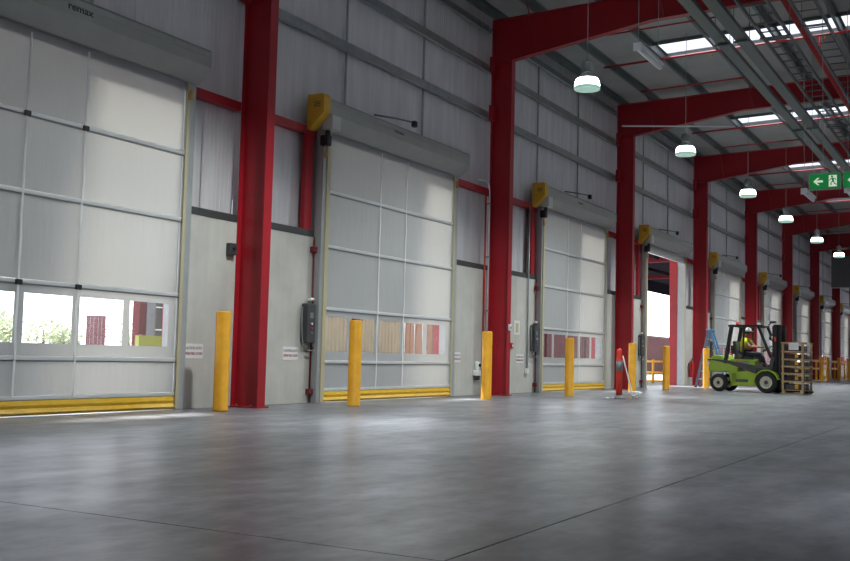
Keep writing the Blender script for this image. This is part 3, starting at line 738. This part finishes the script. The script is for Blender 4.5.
# ------------------------------------------------------------------ cable trays, pipes
def tray(y0, y1, z, name, lb, ladder_=False):
    t = thing(name, lb, 'cable tray', (X0-6, 0, z)); L = XEND-X0+5
    if not ladder_:
        m_ = MB().prism([(y0, 0), (y1, 0), (y1, 0.10), (y1-0.006, 0.10), (y1-0.006, 0.006), (y0+0.006, 0.006), (y0+0.006, 0.10), (y0, 0.10)], 0, L)
        m_.build('channel', 'tray_steel', t)
        MB().tube([(0, y1-0.06, 0.04), (L, y1-0.06, 0.04)], 0.03, 8).build('cable', 'black', t)
    else:
        for yy in (y0, y1): MB().prism([(yy-0.02, 0), (yy+0.02, 0), (yy+0.02, 0.09), (yy-0.02, 0.09)], 0, L).build('side_rail', 'tray_steel', t)
        x_ = 0.2; base = None
        while x_ < L:
            if base is None: base = MB().box(-0.02, 0.02, y0, y1, 0.01, 0.03).build('rung', 'tray_steel', t, (x_, 0, 0))
            else:
                c = base.copy(); COL.objects.link(c); c.location.x = x_
            x_ += 0.6
    x_ = 6.0+0.1-BAY
    while x_ < L:
        if x_ < 0.1: x_ += BAY; continue
        h = MB(); zt = rz_((y0+y1)/2)-0.2-0.655-z
        h.box(x_-0.02, x_+0.02, y0-0.05, y1+0.05, -0.045, -0.005)
        for yy in (y0-0.04, y1+0.04): h.bar((x_, yy, -0.03), (x_, yy, zt), 0.014)
        h.build('hanger', 'galv_dark', t); x_ += BAY
    return t
tray(5.28, 5.52, 7.92, 'cable_tray', 'solid grey cable tray running along the ceiling, leftmost')
tray(4.86, 5.12, 7.95, 'cable_tray', 'solid grey cable tray, second from the left along the ceiling')
tray(4.02, 4.55, 7.95, 'cable_ladder', 'galvanised cable ladder with rungs, right of the solid trays', True)
tray(3.25, 3.70, 8.10, 'cable_ladder', 'galvanised cable ladder with rungs, rightmost along the ceiling', True)
def pipe(name, pts, r_, lb, grp, m_='red_pipe', heads=None):
    o = thing(name, lb, 'pipe', pts[0], 0, grp)
    p0 = Vector(pts[0]); rel = [Vector(p)-p0 for p in pts]
    MB().tube(rel, r_, 8).build('pipe_run', m_, o)
    if heads:
        for f_ in heads:
            c = rel[0].lerp(rel[-1], f_); MB().lathe([(0.02, -0.12), (0.035, -0.11), (0.012, -0.08), (0.012, 0)], c, 8).build('sprinkler_head', 'brass', o)
    return o
pm = onZ(784, 0, 8.75)
pipe('sprinkler_main', [(7, pm.y, 8.75), (XEND, pm.y, 8.75)], 0.07, 'red sprinkler main running lengthwise under the roof', None)
SB = ['nearest', 'second', 'third', 'fourth', 'fifth', 'sixth', 'seventh']
for k in range(1, 7):
    xx = X0+BAY*k+5.06
    pipe('sprinkler_branch', [(xx, 9.9, rz_(9.9)-0.24), (xx, -8, rz_(-8)-0.24)], 0.032, 'red sprinkler branch pipe along the far edge of the %s skylight' % SB[k-1], 'red sprinkler branches under the skylights', heads=(0.17, 0.33, 0.48))
    MB().tube([(0, pm.y-9.9, 8.75-rz_(9.9)+0.24), (0, pm.y-9.9, (9.9-pm.y)*SLOPE)], 0.03, 8).build('riser', 'red_pipe', bpy.data.objects[[o.name for o in COL.objects if o.name.startswith('sprinkler_branch')][-1]])
    for n, off in enumerate((2.4, 8.1)):
        xx = X0+BAY*k+off
        pipe('roof_tie', [(xx, 8.9+n*0.9, rz_(8.9+n*.9)-0.225), (xx, 6.0+n*0.4, rz_(6.0+n*.4)-0.225)], 0.022, 'short red tie bar under the %s bay roof, %s the skylight' % (SB[k-1], ('before', 'beyond')[n]), 'short red tie bars under the roof')
a = Vector((X0+2*BAY+0.05, 10.75, 0)); q1 = onY(622, 126, 10.38); q2 = onY(735, 126.5, 7.30)
pipe('overhead_cable', [q1, q2], 0.026, 'thin white cable stretched across the front of the third rafter', None, 'white_paint')
# hanging bulkhead at the far bays
bk = thing('bulkhead', 'dark grey ribbed bulkhead hanging below the roof at far right', 'bulkhead', (74.2, 10.35, 6.12))
for n in range(9):
    MB().prism([(-n*0.5, 0), (-n*0.5-0.34, 0), (-n*0.5-0.38, 0.03), (-n*0.5-0.46, 0.03), (-n*0.5-0.5, 0), (-n*0.5-0.5, 0.05), (-n*0.5, 0.05)], 0, 1, 'x').build('rib_panel', 'mid_grey', bk)
    o = bk.children[-1]
    for vv in o.data.vertices:
        x_, y_, z_ = vv.co; vv.co = (0.05-z_, y_, x_*2.1+0.06)
MB().box(-0.06, 0.08, -4.5, 0, 0.0, 0.06).build('bottom_trim', 'alu', bk)
# ------------------------------------------------------------------ forklift
FX, FY = 34.25, 8.05
FK = thing('forklift', 'lime green and black counterbalance forklift carrying a wooden crate', 'forklift', (FX, FY, 0), math.radians(-97))
# local: +x forward, +y left, z up ; the right flank (-y) faces the camera
def ext(prof, y0, y1, name, m_, par, bev=0.0):
    o = MB().prism(prof, y0, y1, 'y').build(name, m_, par)
    if bev:
        md = o.modifiers.new('bevel', 'BEVEL'); md.width = bev; md.segments = 2
    return o
def wheel(x_, y_, r_, w_, par):
    t = MB(); s_ = w_/2
    t.lathe([(r_*0.58, -s_), (r_*0.86, -s_), (r_*0.97, -s_*0.75), (r_, -s_*0.4), (r_, s_*0.4), (r_*0.97, s_*0.75), (r_*0.86, s_), (r_*0.58, s_), (r_*0.58, -s_)], (0, 0, 0), 26, 'y', False)
    o = t.build('tyre', 'rubber', par, (x_, y_, r_))
    MB().lathe([(r_*0.60, -s_*0.96), (r_*0.56, -s_*1.0), (r_*0.50, -s_*0.7), (r_*0.34, -s_*0.62), (r_*0.30, -s_*0.95), (r_*0.001, -s_*0.95)], (0, 0, 0), 20, 'y', False).build('rim', 'cream_rim', o)
    MB().lathe([(r_*0.60, s_*0.96), (r_*0.50, s_*0.7), (r_*0.001, s_*0.7)], (0, 0, 0), 20, 'y').build('rim', 'cream_rim', o)
    MB().lathe([(r_*0.20, -s_*1.0), (r_*0.16, -s_*1.12), (0.001, -s_*1.12)], (0, 0, 0), 12, 'y').build('hub', 'dark_grey', o)
mat('cream_rim', (0.50, 0.48, 0.40), 0.5)
for s_ in (-1, 1):
    wheel(0.0, s_*0.46, 0.285, 0.19, FK); wheel(1.55, s_*0.50, 0.335, 0.24, FK)
cw = ext([(-0.33, 0.60), (0.30, 0.62), (0.38, 0.35), (0.44, 0.26), (0.62, 0.26), (0.62, 1.02), (0.20, 1.02), (0.10, 1.16), (-0.20, 1.16), (-0.31, 1.02), (-0.36, 0.75)], -0.50, 0.50, 'counterweight', 'lime', FK, 0.04)
ext([(0.40, 0.20), (1.22, 0.20), (1.22, 0.62), (1.05, 0.70), (0.40, 0.62)], -0.50, 0.50, 'chassis', 'lime', FK, 0.02)
ext([(-0.37, 0.98), (-0.25, 1.00), (0.30, 0.90), (1.22, 0.58), (1.22, 0.78), (1.14, 0.86), (0.40, 0.98), (-0.05, 1.03), (-0.37, 1.03)], -0.515, 0.515, 'side_stripe', 'dark_grey', FK, 0.01)
ext([(0.62, 0.80), (1.16, 0.66), (1.16, 1.00), (1.08, 1.04), (0.34, 1.04), (0.34, 0.90)], -0.49, 0.49, 'hood', 'lime', FK, 0.02)
MB().box(0.56, 0.64, -0.497, -0.49, 0.93, 1.00).build('orange_badge', 'orange_plastic', FK); MB().box(0.68, 0.98, -0.497, -0.49, 0.92, 0.985).build('grey_badge', 'mid_grey', FK)
MB().box(0.55, 0.95, -0.506, -0.50, 0.32, 0.41).build('data_plate', 'dark_grey', FK)
ext([(1.18, 0.34), (1.66, 0.34), (1.66, 0.52), (1.68, 0.70), (1.62, 0.73), (1.50, 0.76), (1.28, 0.70), (1.22, 0.52)], -0.36, 0.36, 'front_frame', 'dark_grey', FK)
for s_ in (-1, 1):      # fenders over front wheels
    mb = MB(); n = 10; r1, r2 = 0.36, 0.40
    prof = [(1.55+r2*math.cos(math.radians(a)), 0.335+r2*math.sin(math.radians(a))) for a in range(15, 186, 17)]
    prof += [(1.55+r1*math.cos(math.radians(a)), 0.335+r1*math.sin(math.radians(a))) for a in range(185, 14, -17)]
    mb.prism(prof, s_*0.38, s_*0.62, 'y'); mb.build('fender', 'lime', FK)
ext([(1.22, 0.66), (1.70, 0.74), (1.76, 1.06), (1.66, 1.16), (1.58, 0.84), (1.22, 0.72)], -0.46, 0.46, 'front_cowl', 'dark_grey', FK, 0.015)
# overhead guard
gd = MB()
for s_ in (-1, 1):
    yy = s_*0.46
    gd.bar((0.20, yy, 0.90), (0.40, yy, 2.08), 0.09, 0.11, (1, 0, 0))
    gd.bar((1.66, yy, 1.10), (1.26, yy, 2.08), 0.06, 0.08, (1, 0, 0))
    gd.bar((0.30, yy, 2.10), (1.30, yy, 2.10), 0.07, 0.07)
    gd.bar((0.74, s_*0.42, 1.04), (0.80, s_*0.42, 2.08), 0.04, 0.05, (1, 0, 0))
for xx in (0.40, 1.26): gd.bar((xx, -0.46, 2.10), (xx, 0.46, 2.10), 0.06, 0.06)
gd.build('overhead_guard', 'black', FK)
for n in range(7):
    xx = 0.46+n*0.12; MB().bar((xx, -0.46, 2.10), (xx, 0.46, 2.10), 0.035, 0.05).build('roof_bar', 'black', FK)
# seat
ext([(0.50, 1.04), (1.00, 1.04), (1.02, 1.12), (0.60, 1.15), (0.54, 1.20), (0.44, 1.62), (0.34, 1.62), (0.42, 1.10)], -0.24, 0.24, 'seat', 'dark_grey', FK, 0.03)
MB().bbox(0.30, 0.40, -0.30, 0.30, 1.20, 1.48, 0.03).build('seat_shroud', 'dark_grey', FK)
MB().bar((1.62, 0, 1.05), (1.40, 0, 1.38), 0.05).build('steering_column', 'black', FK)
mb = MB(); cpt = Vector((1.39, 0, 1.39)); nrm = Vector((-0.55, 0, 0.83)); u1 = Vector((0, 1, 0)); u2 = nrm.cross(u1)
mb.tube([cpt+u1*0.16*math.cos(a*math.pi/10)+u2*0.16*math.sin(a*math.pi/10) for a in range(21)], 0.014, 6); mb.bar(cpt-u1*0.15, cpt+u1*0.15, 0.02).bar(cpt, cpt+u2*0.15, 0.02); mb.build('steering_wheel', 'black', FK)
for n in range(3): MB().tube([(1.58, -0.16-0.07*n, 1.10), (1.50, -0.16-0.07*n, 1.32)], [0.008, 0.016], 6).build('lever', 'black', FK)
# mast
for s_ in (-1, 1):
    yy = s_*0.30
    MB().box(1.66, 1.80, yy-0.05, yy+0.05, 0.08, 2.10).build('outer_mast_rail', 'black', FK)
    MB().box(1.76, 1.90, yy*0.80-0.035, yy*0.80+0.035, 0.10, 2.13).build('inner_mast_rail', 'black', FK)
    MB().tube([(1.74, s_*0.17, 0.30), (1.74, s_*0.17, 1.90)], 0.035, 8).build('lift_cylinder', 'dark_grey', FK)
    MB().tube([(1.35, s_*0.36, 0.62), (1.80, s_*0.32, 0.85)], 0.03, 8).build('tilt_cylinder', 'dark_grey', FK)
    MB().box(1.94, 1.99, s_*0.22-0.05, s_*0.22+0.05, 0.06, 0.52).box(1.94, 2.75, s_*0.22-0.05, s_*0.22+0.05, 0.055, 0.09).build('fork', 'black', FK)
    MB().bar((1.62, s_*0.50, 1.78), (1.66, s_*0.62, 1.84), 0.02).build('mirror_arm', 'black', FK)
    h_ = MB().lathe([(0.03, 0), (0.075, 0.04), (0.08, 0.09), (0.001, 0.09)], (1.60, s_*0.47, 1.72), 12, 'x').build('headlight', 'black', FK)
    MB().lathe([(0.07, 0.092), (0.001, 0.096)], (1.60, s_*0.47, 1.72), 12, 'x').build('lens', 'white_paint', h_)
    MB().bbox(-0.39, -0.33, s_*0.40-0.07, s_*0.40+0.07, 0.84, 1.00, 0.015).build('rear_lamp', 'white_paint', FK)
for z in (0.30, 1.10, 2.06): MB().box(1.68, 1.78, -0.30, 0.30, z, z+0.09).build('mast_crossbar', 'black', FK)
for z in (0.18, 0.46): MB().box(1.90, 1.95, -0.46, 0.46, z, z+0.08).build('carriage_bar', 'black', FK)
for yy in (-0.46, -0.23, 0.0, 0.23, 0.46): MB().box(1.92, 1.95, yy-0.015, yy+0.015, 0.5, 1.16).build('backrest_bar', 'black', FK)
MB().box(1.92, 1.95, -0.475, 0.475, 1.14, 1.18).build('backrest_top', 'black', FK)
MB().box(1.72, 1.78, -0.36, -0.35, 1.62, 1.76).build('orange_tag', 'orange_plastic', FK)
MB().lathe([(0.05, 2.14), (0.05, 2.20), (0.035, 2.26), (0.001, 2.27)], (0.36, 0.20, 0), 10).build('beacon', 'orange_plastic', FK)
MB().bar((1.40, 0.1, 2.14), (1.50, 0.1, 2.24), 0.03).bbox(1.44, 1.62, 0.0, 0.22, 2.20, 2.28, 0.02).build('work_lamp', 'dark_grey', FK)

# ------------------------------------------------------------------ driver
def skin_mesh(name, verts, edges, radii, root, m_, parent, sub=2):
    me = bpy.data.meshes.new(name); me.from_pydata([tuple(v_) for v_ in verts], edges, []); me.update()
    o = bpy.data.objects.new(name, me); COL.objects.link(o)
    sk = o.modifiers.new('skin', 'SKIN'); sk.use_smooth_shade = True
    lay = me.skin_vertices[0].data
    for i, r_ in enumerate(radii):
        lay[i].radius = (r_, r_) if not isinstance(r_, tuple) else r_
        lay[i].use_root = (i == root)
    sb = o.modifiers.new('sub', 'SUBSURF'); sb.levels = sub; sb.render_levels = sub
    dg = bpy.context.evaluated_depsgraph_get(); dg.update()
    m2 = bpy.data.meshes.new_from_object(o.evaluated_get(dg)); bpy.data.objects.remove(o)
    m2.materials.clear(); m2.materials.append(MATS[m_])
    for p_ in m2.polygons: p_.use_smooth = True
    return link(name, m2, parent)
PR = thing('person', 'seated driver in yellow hi-vis shirt, dark trousers and white cap gripping the wheel', 'person')
PR.matrix_world = Matrix.Translation((FX, FY, 0)) @ Matrix.Rotation(math.radians(-97), 4, 'Z')
class G:
    def __init__(s): s.v = []; s.e = []; s.r = []
    def add(s, p, r_, frm=None):
        s.v.append(p); s.r.append(r_); i = len(s.v)-1
        if frm is not None: s.e.append((frm, i))
        return i
gph = G(); pel = gph.add((0.66, 0, 1.22), 0.14)
wst = gph.add((0.66, 0, 1.40), 0.13, pel); chs = gph.add((0.69, 0, 1.60), 0.15, wst); nb = gph.add((0.73, 0, 1.73), 0.07, chs)
nk = gph.add((0.75, 0, 1.79), 0.055, nb); hd0 = gph.add((0.78, 0, 1.85), 0.080, nk); hd1 = gph.add((0.785, 0, 1.93), 0.095, hd0); hd2 = gph.add((0.775, 0, 1.99), 0.075, hd1)
nose = gph.add((0.885, 0, 1.895), 0.014, hd0)
for s_ in (-1, 1):
    ear = gph.add((0.765, s_*0.092, 1.90), 0.018, hd1)
    sh = gph.add((0.70, s_*0.19, 1.67), 0.062, chs); el = gph.add((0.92, s_*0.25, 1.45), 0.043, sh)
    wr = gph.add((1.20, s_*0.18, 1.44), 0.030, el); pm_ = gph.add((1.29, s_*0.165, 1.44), 0.034, wr)
    for n, (dy, ln) in enumerate(((-0.034, 0.040), (-0.011, 0.05), (0.012, 0.047), (0.034, 0.036))):
        k1 = gph.add((1.335, s_*0.165+dy, 1.455), 0.011, pm_); k2 = gph.add((1.345+ln*0.5, s_*0.165+dy, 1.425), 0.010, k1)
        gph.add((1.335, s_*0.165+dy*0.9, 1.395), 0.009, k2)
    t1_ = gph.add((1.29, s_*0.165-s_*0.050, 1.465), 0.012, pm_); gph.add((1.335, s_*0.165-s_*0.060, 1.475), 0.010, t1_)
    hip = gph.add((0.74, s_*0.11, 1.20), 0.10, pel); kn = gph.add((1.14, s_*0.15, 1.20), 0.065, hip)
    ank = gph.add((1.30, s_*0.14, 0.86), 0.042, kn); toe = gph.add((1.43, s_*0.14, 0.83), 0.036, ank)
skin_mesh('body', gph.v, gph.e, gph.r, 0, 'skin', PR)
sg = G(); a0 = sg.add((0.66, 0, 1.24), 0.155); a1 = sg.add((0.655, 0, 1.40), 0.15, a0); a2 = sg.add((0.685, 0, 1.59), 0.172, a1); a3 = sg.add((0.725, 0, 1.71), 0.085, a2)
for s_ in (-1, 1):
    b0 = sg.add((0.70, s_*0.20, 1.67), 0.08, a2); sg.add((0.82, s_*0.23, 1.55), 0.068, b0)
skin_mesh('shirt', sg.v, sg.e, sg.r, 0, 'hivis', PR)
tg = G(); a0 = tg.add((0.66, 0, 1.22), 0.15)
for s_ in (-1, 1):
    h_ = tg.add((0.75, s_*0.11, 1.205), 0.108, a0); k_ = tg.add((1.14, s_*0.15, 1.205), 0.075, h_); tg.add((1.28, s_*0.14, 0.92), 0.055, k_)
skin_mesh('trousers', tg.v, tg.e, tg.r, 0, 'navy', PR)
for s_ in (-1, 1):
    bg = G(); a0 = bg.add((1.29, s_*0.14, 0.94), 0.055); a1 = bg.add((1.31, s_*0.14, 0.855), 0.05, a0); bg.add((1.46, s_*0.14, 0.83), 0.042, a1)
    skin_mesh('boot', bg.v, bg.e, bg.r, 0, 'boot', PR, 1)
MB().lathe([(0.104, 1.935), (0.106, 1.97), (0.095, 2.02), (0.06, 2.05), (0.001, 2.06)], (0.778, 0, 0), 18).build('cap', 'cap_white', PR)
MB().prism([(0.86, -0.075), (0.93, -0.06), (0.95, 0), (0.93, 0.06), (0.86, 0.075)], 1.935, 1.947, 'z').build('cap_peak', 'cap_white', PR)
hr = MB().lathe([(0.098, 1.87), (0.102, 1.935)], (0.768, 0, 0), 18); hr.build('hair', 'hair', PR)
for s_ in (-1, 1): MB().lathe([(0.001, 0), (0.010, 0.004), (0.001, 0.008)], (0.868, s_*0.034, 1.915), 8, 'x').build('eye', 'black', PR)
MB().bbox(0.866, 0.874, -0.028, 0.028, 1.852, 1.862, 0.003).build('mouth', 'ink_red', PR)
for s_ in (-1, 1): MB().bar((0.80, s_*0.10, 1.70), (0.818, s_*0.10, 1.42), 0.04, 0.008, (1, 0, 0)).build('reflective_tape', 'reflective_band', PR)

# ------------------------------------------------------------------ crate on the forks
CR = thing('crate', 'open slatted timber crate with dark cartons carried on the forks', 'crate')
MW = Matrix.Translation((FX, FY, 0)) @ Matrix.Rotation(math.radians(-97), 4, 'Z')
CR.matrix_world = MW
cx0, cx1, cy0, cy1, ch_ = 2.00, 2.66, -0.50, 0.44, 1.60
for x_ in (cx0, cx1-0.06):
    for y_ in (cy0, cy1-0.06): MB().box(x_, x_+0.06, y_, y_+0.06, 0.13, ch_).build('post', 'wood', CR)
for y_ in (cy0, -0.05, cy1-0.1): MB().box(cx0, cx1, y_, y_+0.10, 0.005, 0.025).box(cx0, cx0+0.1, y_, y_+0.1, 0.025, 0.11).box(cx1-0.1, cx1, y_, y_+0.1, 0.025, 0.11).build('pallet_bearer', 'wood', CR)
for n in range(5): MB().box(cx0+n*0.14, cx0+n*0.14+0.10, cy0, cy1, 0.11, 0.13).build('pallet_board', 'wood', CR)
tiers = [0.36, 0.60, 0.82, 1.04, 1.28]
for z in tiers+[ch_-0.05]:
    for y_ in (cy0-0.02, cy1): MB().box(cx0, cx1, y_, y_+0.02, z, z+0.05).build('slat', 'wood', CR)
    for x_ in (cx0-0.02, cx1): MB().box(x_, x_+0.02, cy0, cy1, z, z+0.05).build('slat', 'wood', CR)
zs = [0.135]+[z+0.052 for z in tiers]; zn = tiers+[ch_-0.06]
TN = ['bottom', 'second-lowest', 'third-lowest', 'third-highest', 'second-highest', 'top']
for n, (z0, z1) in enumerate(zip(zs, zn)):
    for j in range(3):
        y_ = cy0+0.07+j*0.295
        t = thing('carton', 'dark carton on the %s tier of the crate, %s' % (TN[n], ('nearest the camera', 'in the middle', 'farthest from the camera')[j]), 'carton', (0, 0, 0), 0, 'dark cartons on the %s crate tier' % TN[n])
        t.matrix_world = MW
        MB().bbox(cx0+0.08, cx1-0.09, y_, y_+0.27, z0+0.002, z1-0.05, 0.012).build('box', 'black' if (n+j) % 3 else 'dark_grey', t)
        MB().box(cx1-0.28, cx1-0.18, y_-0.004, y_+0.274, z0+0.03, z1-0.045).build('strap', 'yellow_paint' if n < 5 else 'ink_red', t)
        MB().box(cx1-0.088, cx1-0.084, y_+0.06, y_+0.2, z0+0.04, z1-0.08).build('label', 'mid_grey', t)
    MB().box(cx0+0.06, cx1-0.06, cy0+0.02, cy1-0.02, z0-0.05 if n else 0.13, z0+0.0).build('shelf', 'wood', CR)
MB().box(cx0+0.22, cx0+0.52, cy0-0.03, cy0-0.022, 1.36, 1.58).build('paper_label', 'cap_white', CR)
MB().box(cx1+0.022, cx1+0.028, cy0+0.3, cy0+0.55, 1.2, 1.6).build('paper_label', 'cap_white', CR)

# ------------------------------------------------------------------ outside
gd_ = MB().box(-150, 320, D+0.45, 320, -0.25, -0.05).build('ground', 'asphalt'); gd_['kind'] = 'structure'; gd_['label'] = 'pale sunlit yard paving outside the doors'
MB().box(-150, 320, D+0.45, D+0.47, -0.05, 0.0).build('threshold_kerb', 'floor_concrete', gd_)
can = structure('roof_canopy', 'dark outside canopy roof on red beams over the dock doors')
CY = 19.5
def cz(y): return 6.35-(y-D)*0.045
prev = XSTART
strips = [(X0+BAY*k+6.6, X0+BAY*k+8.7) for k in range(-2, 9)]  # unseen clear strips, added so that sun patches fall on the curtains
def can_piece(xa, xb, ya, yb, m_, name, t=0.05):
    vs = [(xx, yy, cz(yy)+dz) for dz in (0, t) for (xx, yy) in ((xa, ya), (xb, ya), (xb, yb), (xa, yb))]
    MB().add(vs, [(3, 2, 1, 0), (4, 5, 6, 7), (0, 1, 5, 4), (1, 2, 6, 5), (2, 3, 7, 6), (3, 0, 4, 7)]).build(name, m_, can)
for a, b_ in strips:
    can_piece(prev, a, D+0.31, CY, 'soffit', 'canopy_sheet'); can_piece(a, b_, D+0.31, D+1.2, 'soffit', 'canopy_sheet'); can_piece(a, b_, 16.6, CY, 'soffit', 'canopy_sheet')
    can_piece(a, b_, D+1.2, 16.6, 'added_strip_clear', 'added_sun_strip', 0.006); prev = b_
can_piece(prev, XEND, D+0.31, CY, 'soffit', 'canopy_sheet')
for k in range(-1, 9):
    xx = X0+BAY*k+0.1
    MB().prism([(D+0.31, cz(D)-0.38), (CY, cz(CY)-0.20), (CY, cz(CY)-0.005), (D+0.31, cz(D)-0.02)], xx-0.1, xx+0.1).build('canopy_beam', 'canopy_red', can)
    xx = 19.55+BAY*(k-1)+(0.62 if k > 1 else 0)
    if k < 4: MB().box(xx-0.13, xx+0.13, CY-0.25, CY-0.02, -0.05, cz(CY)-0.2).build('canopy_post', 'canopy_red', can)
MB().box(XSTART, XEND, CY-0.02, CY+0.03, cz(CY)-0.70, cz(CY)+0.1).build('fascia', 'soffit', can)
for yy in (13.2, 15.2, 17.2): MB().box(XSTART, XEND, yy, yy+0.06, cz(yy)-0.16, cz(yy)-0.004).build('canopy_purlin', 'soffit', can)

def container_mesh(L, H_, m_):
    t = []
    def corr(n, length, depth):
        pts = []; p = length/n
        for i in range(n): pts += [(i*p, 0), (i*p+p*.36, 0), (i*p+p*.5, depth), (i*p+p*.86, depth)]
        pts.append((length, 0)); return pts
    Wd = 2.44; mb = MB()
    n = max(4, int(L/0.28))
    for (flip, y_) in ((1, 0.03), (-1, Wd-0.03)):
        pr_ = corr(n, L-0.3, 0.036*flip); vs = []; fs = []
        for x_, d in pr_: vs += [(0.15+x_, y_+d, 0.16), (0.15+x_, y_+d, H_-0.12)]
        for i in range(len(pr_)-1): fs.append((2*i, 2*i+2, 2*i+3, 2*i+1))
        mb.add(vs, fs)
    mb.box(0.06, L-0.06, 0.06, Wd-0.06, H_-0.10, H_-0.04); mb.box(0.06, L-0.06, 0.06, Wd-0.06, 0.10, 0.16)
    fr = MB()
    for x_ in (0, L-0.15):
        for y_ in (0, Wd-0.15): fr.box(x_, x_+0.15, y_, y_+0.15, 0, H_)
    for y_ in (0, Wd-0.12): fr.box(0.15, L-0.15, y_, y_+0.12, 0.0, 0.16).box(0.15, L-0.15, y_, y_+0.12, H_-0.12, H_)
    for x_ in (0, L-0.12): fr.box(x_, x_+0.12, 0.12, Wd-0.12, H_-0.12, H_).box(x_, x_+0.12, 0.12, Wd-0.12, 0, 0.16)
    dr = MB().box(0.03, 0.08, 0.15, Wd/2-0.01, 0.16, H_-0.12).box(0.03, 0.08, Wd/2+0.01, Wd-0.15, 0.16, H_-0.12)
    lk = MB()
    for y_ in (0.5, 0.95, 1.5, 1.95): lk.tube([(0.0, y_, 0.1), (0.0, y_, H_-0.08)], 0.02, 6)
    ew = MB().box(L-0.08, L-0.04, 0.15, Wd-0.15, 0.16, H_-0.12)
    return mb, fr, dr, lk, ew
def container(x_, y_, L, H_, m_, lb, rz=0, z=-0.05, grp='shipping containers in the yard'):
    t = thing('shipping_container', lb, 'container', (x_, y_, z), rz, grp)
    for nm, mb in zip(('corrugated_sides', 'corner_frame', 'end_doors', 'locking_bars', 'end_wall'), container_mesh(L, H_, m_)): mb.build(nm, m_ if nm != 'locking_bars' else 'galv', t)
    return t
container(28.6, 24, 12.19, 2.59, 'beige_cont', 'beige corrugated shipping container seen through the second door windows')
container(43.4, 24, 6.06, 2.9, 'brown_cont', 'brown shipping container right of the beige one, through the second door')
for n in range(6):
    container(50.2+n*6.5, 23.6, 6.06, 2.9, 'maroon_cont' if n != 3 else 'brown_cont', (['maroon shipping container left of the third door windows view', 'maroon shipping container filling the left windows of the third door', 'maroon shipping container filling the right windows of the third door'][n] if n < 3 else
              ['brown shipping container among the maroon yard row', 'maroon shipping container seen through the open doorway', 'maroon shipping container at the far end of the yard row'][n-3]))
for n in range(4): container(89.3+n*12.5, 23.6, 12.19, 2.9, 'maroon_cont', '%s added maroon shipping container past the brown one, blocking bright sky behind the forklift' % ('third', 'fourth', 'fifth', 'sixth')[n], grp='far containers behind the forklift doors')  # added to cover the bright yard in the far door windows
container(98.9, 104, 6.06, 2.59, 'maroon_cont', 'lower distant maroon container in the nearest door third window', math.radians(47))
container(98.9, 104, 6.06, 2.59, 'maroon_cont', 'upper distant maroon container in the nearest door third window', math.radians(47), 2.54)
cb_ = thing('equipment_cabinet', 'dark grey outdoor cabinet in the nearest door right window', 'cabinet', (20.78, 20.0, -0.05))
MB().bbox(-0.22, 0.22, -0.2, 0.2, 0, 2.6, 0.01).build('case', 'grey_cont', cb_)
for x_ in (-0.205, 0.015): MB().box(x_, x_+0.19, -0.215, -0.2, 0.1, 2.5).build('door', 'grey_cont', cb_)
for z in (1.45, 2.05): MB().box(-0.22, 0.22, -0.225, -0.215, z, z+0.03).build('band', 'cap_white', cb_)
sk = thing('road_barrier', 'lime yellow plastic road barrier in the nearest door right window', 'barrier', (19.62, 18.9, -0.05))
MB().prism([(-0.22, 0), (0.22, 0), (0.20, 0.25), (0.08, 0.5), (0.06, 1.28), (-0.06, 1.28), (-0.08, 0.5), (-0.20, 0.25)], -0.60, 0.56).build('body', 'skip_lime', sk)
for x_ in (-0.45, 0.30): MB().lathe([(0.05, 1.28), (0.05, 1.31)], (x_, 0, 0), 10).build('filler_cap', 'dark_grey', sk)
# yellow guard fence outside the open door
yf = thing('guard_rail', 'yellow guard rail outside the open doorway', 'guard rail', (44.6, 12.4, -0.05), math.radians(76))
for z in (0.10, 0.47, 0.95): MB().tube([(0, 0, z), (2.6, 0, z)], 0.045, 8).build('rail', 'yellow_paint', yf)
for x_ in (0.0, 1.3, 2.6): MB().tube([(x_, 0, 0), (x_, 0, 1.05)], 0.055, 8).build('post', 'yellow_paint', yf)
# pale trees beyond the yard
def tree(x_, y_, h, rad, lb, seed):
    rnd = random.Random(seed)
    t = thing('tree', lb, 'tree', (x_, y_, -0.05), 0, 'trees beyond the yard')
    MB().tube([(0, 0, 0), (0.1, 0.05, h*0.35), (0.0, 0.1, h*0.7)], [0.25, 0.18, 0.08], 8).build('trunk', 'bark', t)
    mb = MB()
    for n in range(900):
        while True:
            p = Vector((rnd.uniform(-1, 1), rnd.uniform(-1, 1), rnd.uniform(-1, 1)))
            if 0.35 < p.length < 1: break
        p = Vector((p.x*rad, p.y*rad, h*0.62+p.z*h*0.38)); a = Vector((rnd.uniform(-1, 1), rnd.uniform(-1, 1), rnd.uniform(-1, 1))).normalized(); b_ = a.orthogonal().normalized()
        s_ = rnd.uniform(.15, .34); mb.add([p-a*s_, p+b_*s_*0.5, p+a*s_, p-b_*s_*0.5], [(0, 1, 2, 3)])
    c = mb.build('crown', 'leaf', t); c['kind'] = 'stuff'
TR = [(62.5, 88, 4.6, 2.6, 'leafy tree beyond the yard at the left window edge'), (77.5, 98, 5.0, 2.4, 'rounded leafy tree in the nearest door second window'), (92, 104, 3.6, 2.4, 'low leafy tree between second and third window'),
      (96.5, 113, 5.0, 3.4, 'leafy tree left of the distant maroon containers'), (114, 115, 5.4, 4.0, 'leafy tree right of the distant maroon containers'), (59, 76, 3.2, 2.6, 'low leafy tree left of the nearest window')]
for n, a in enumerate(TR): tree(*a, n)
# every top-level thing keeps its base on the ground or fixing; update transforms
bpy.context.view_layer.update()
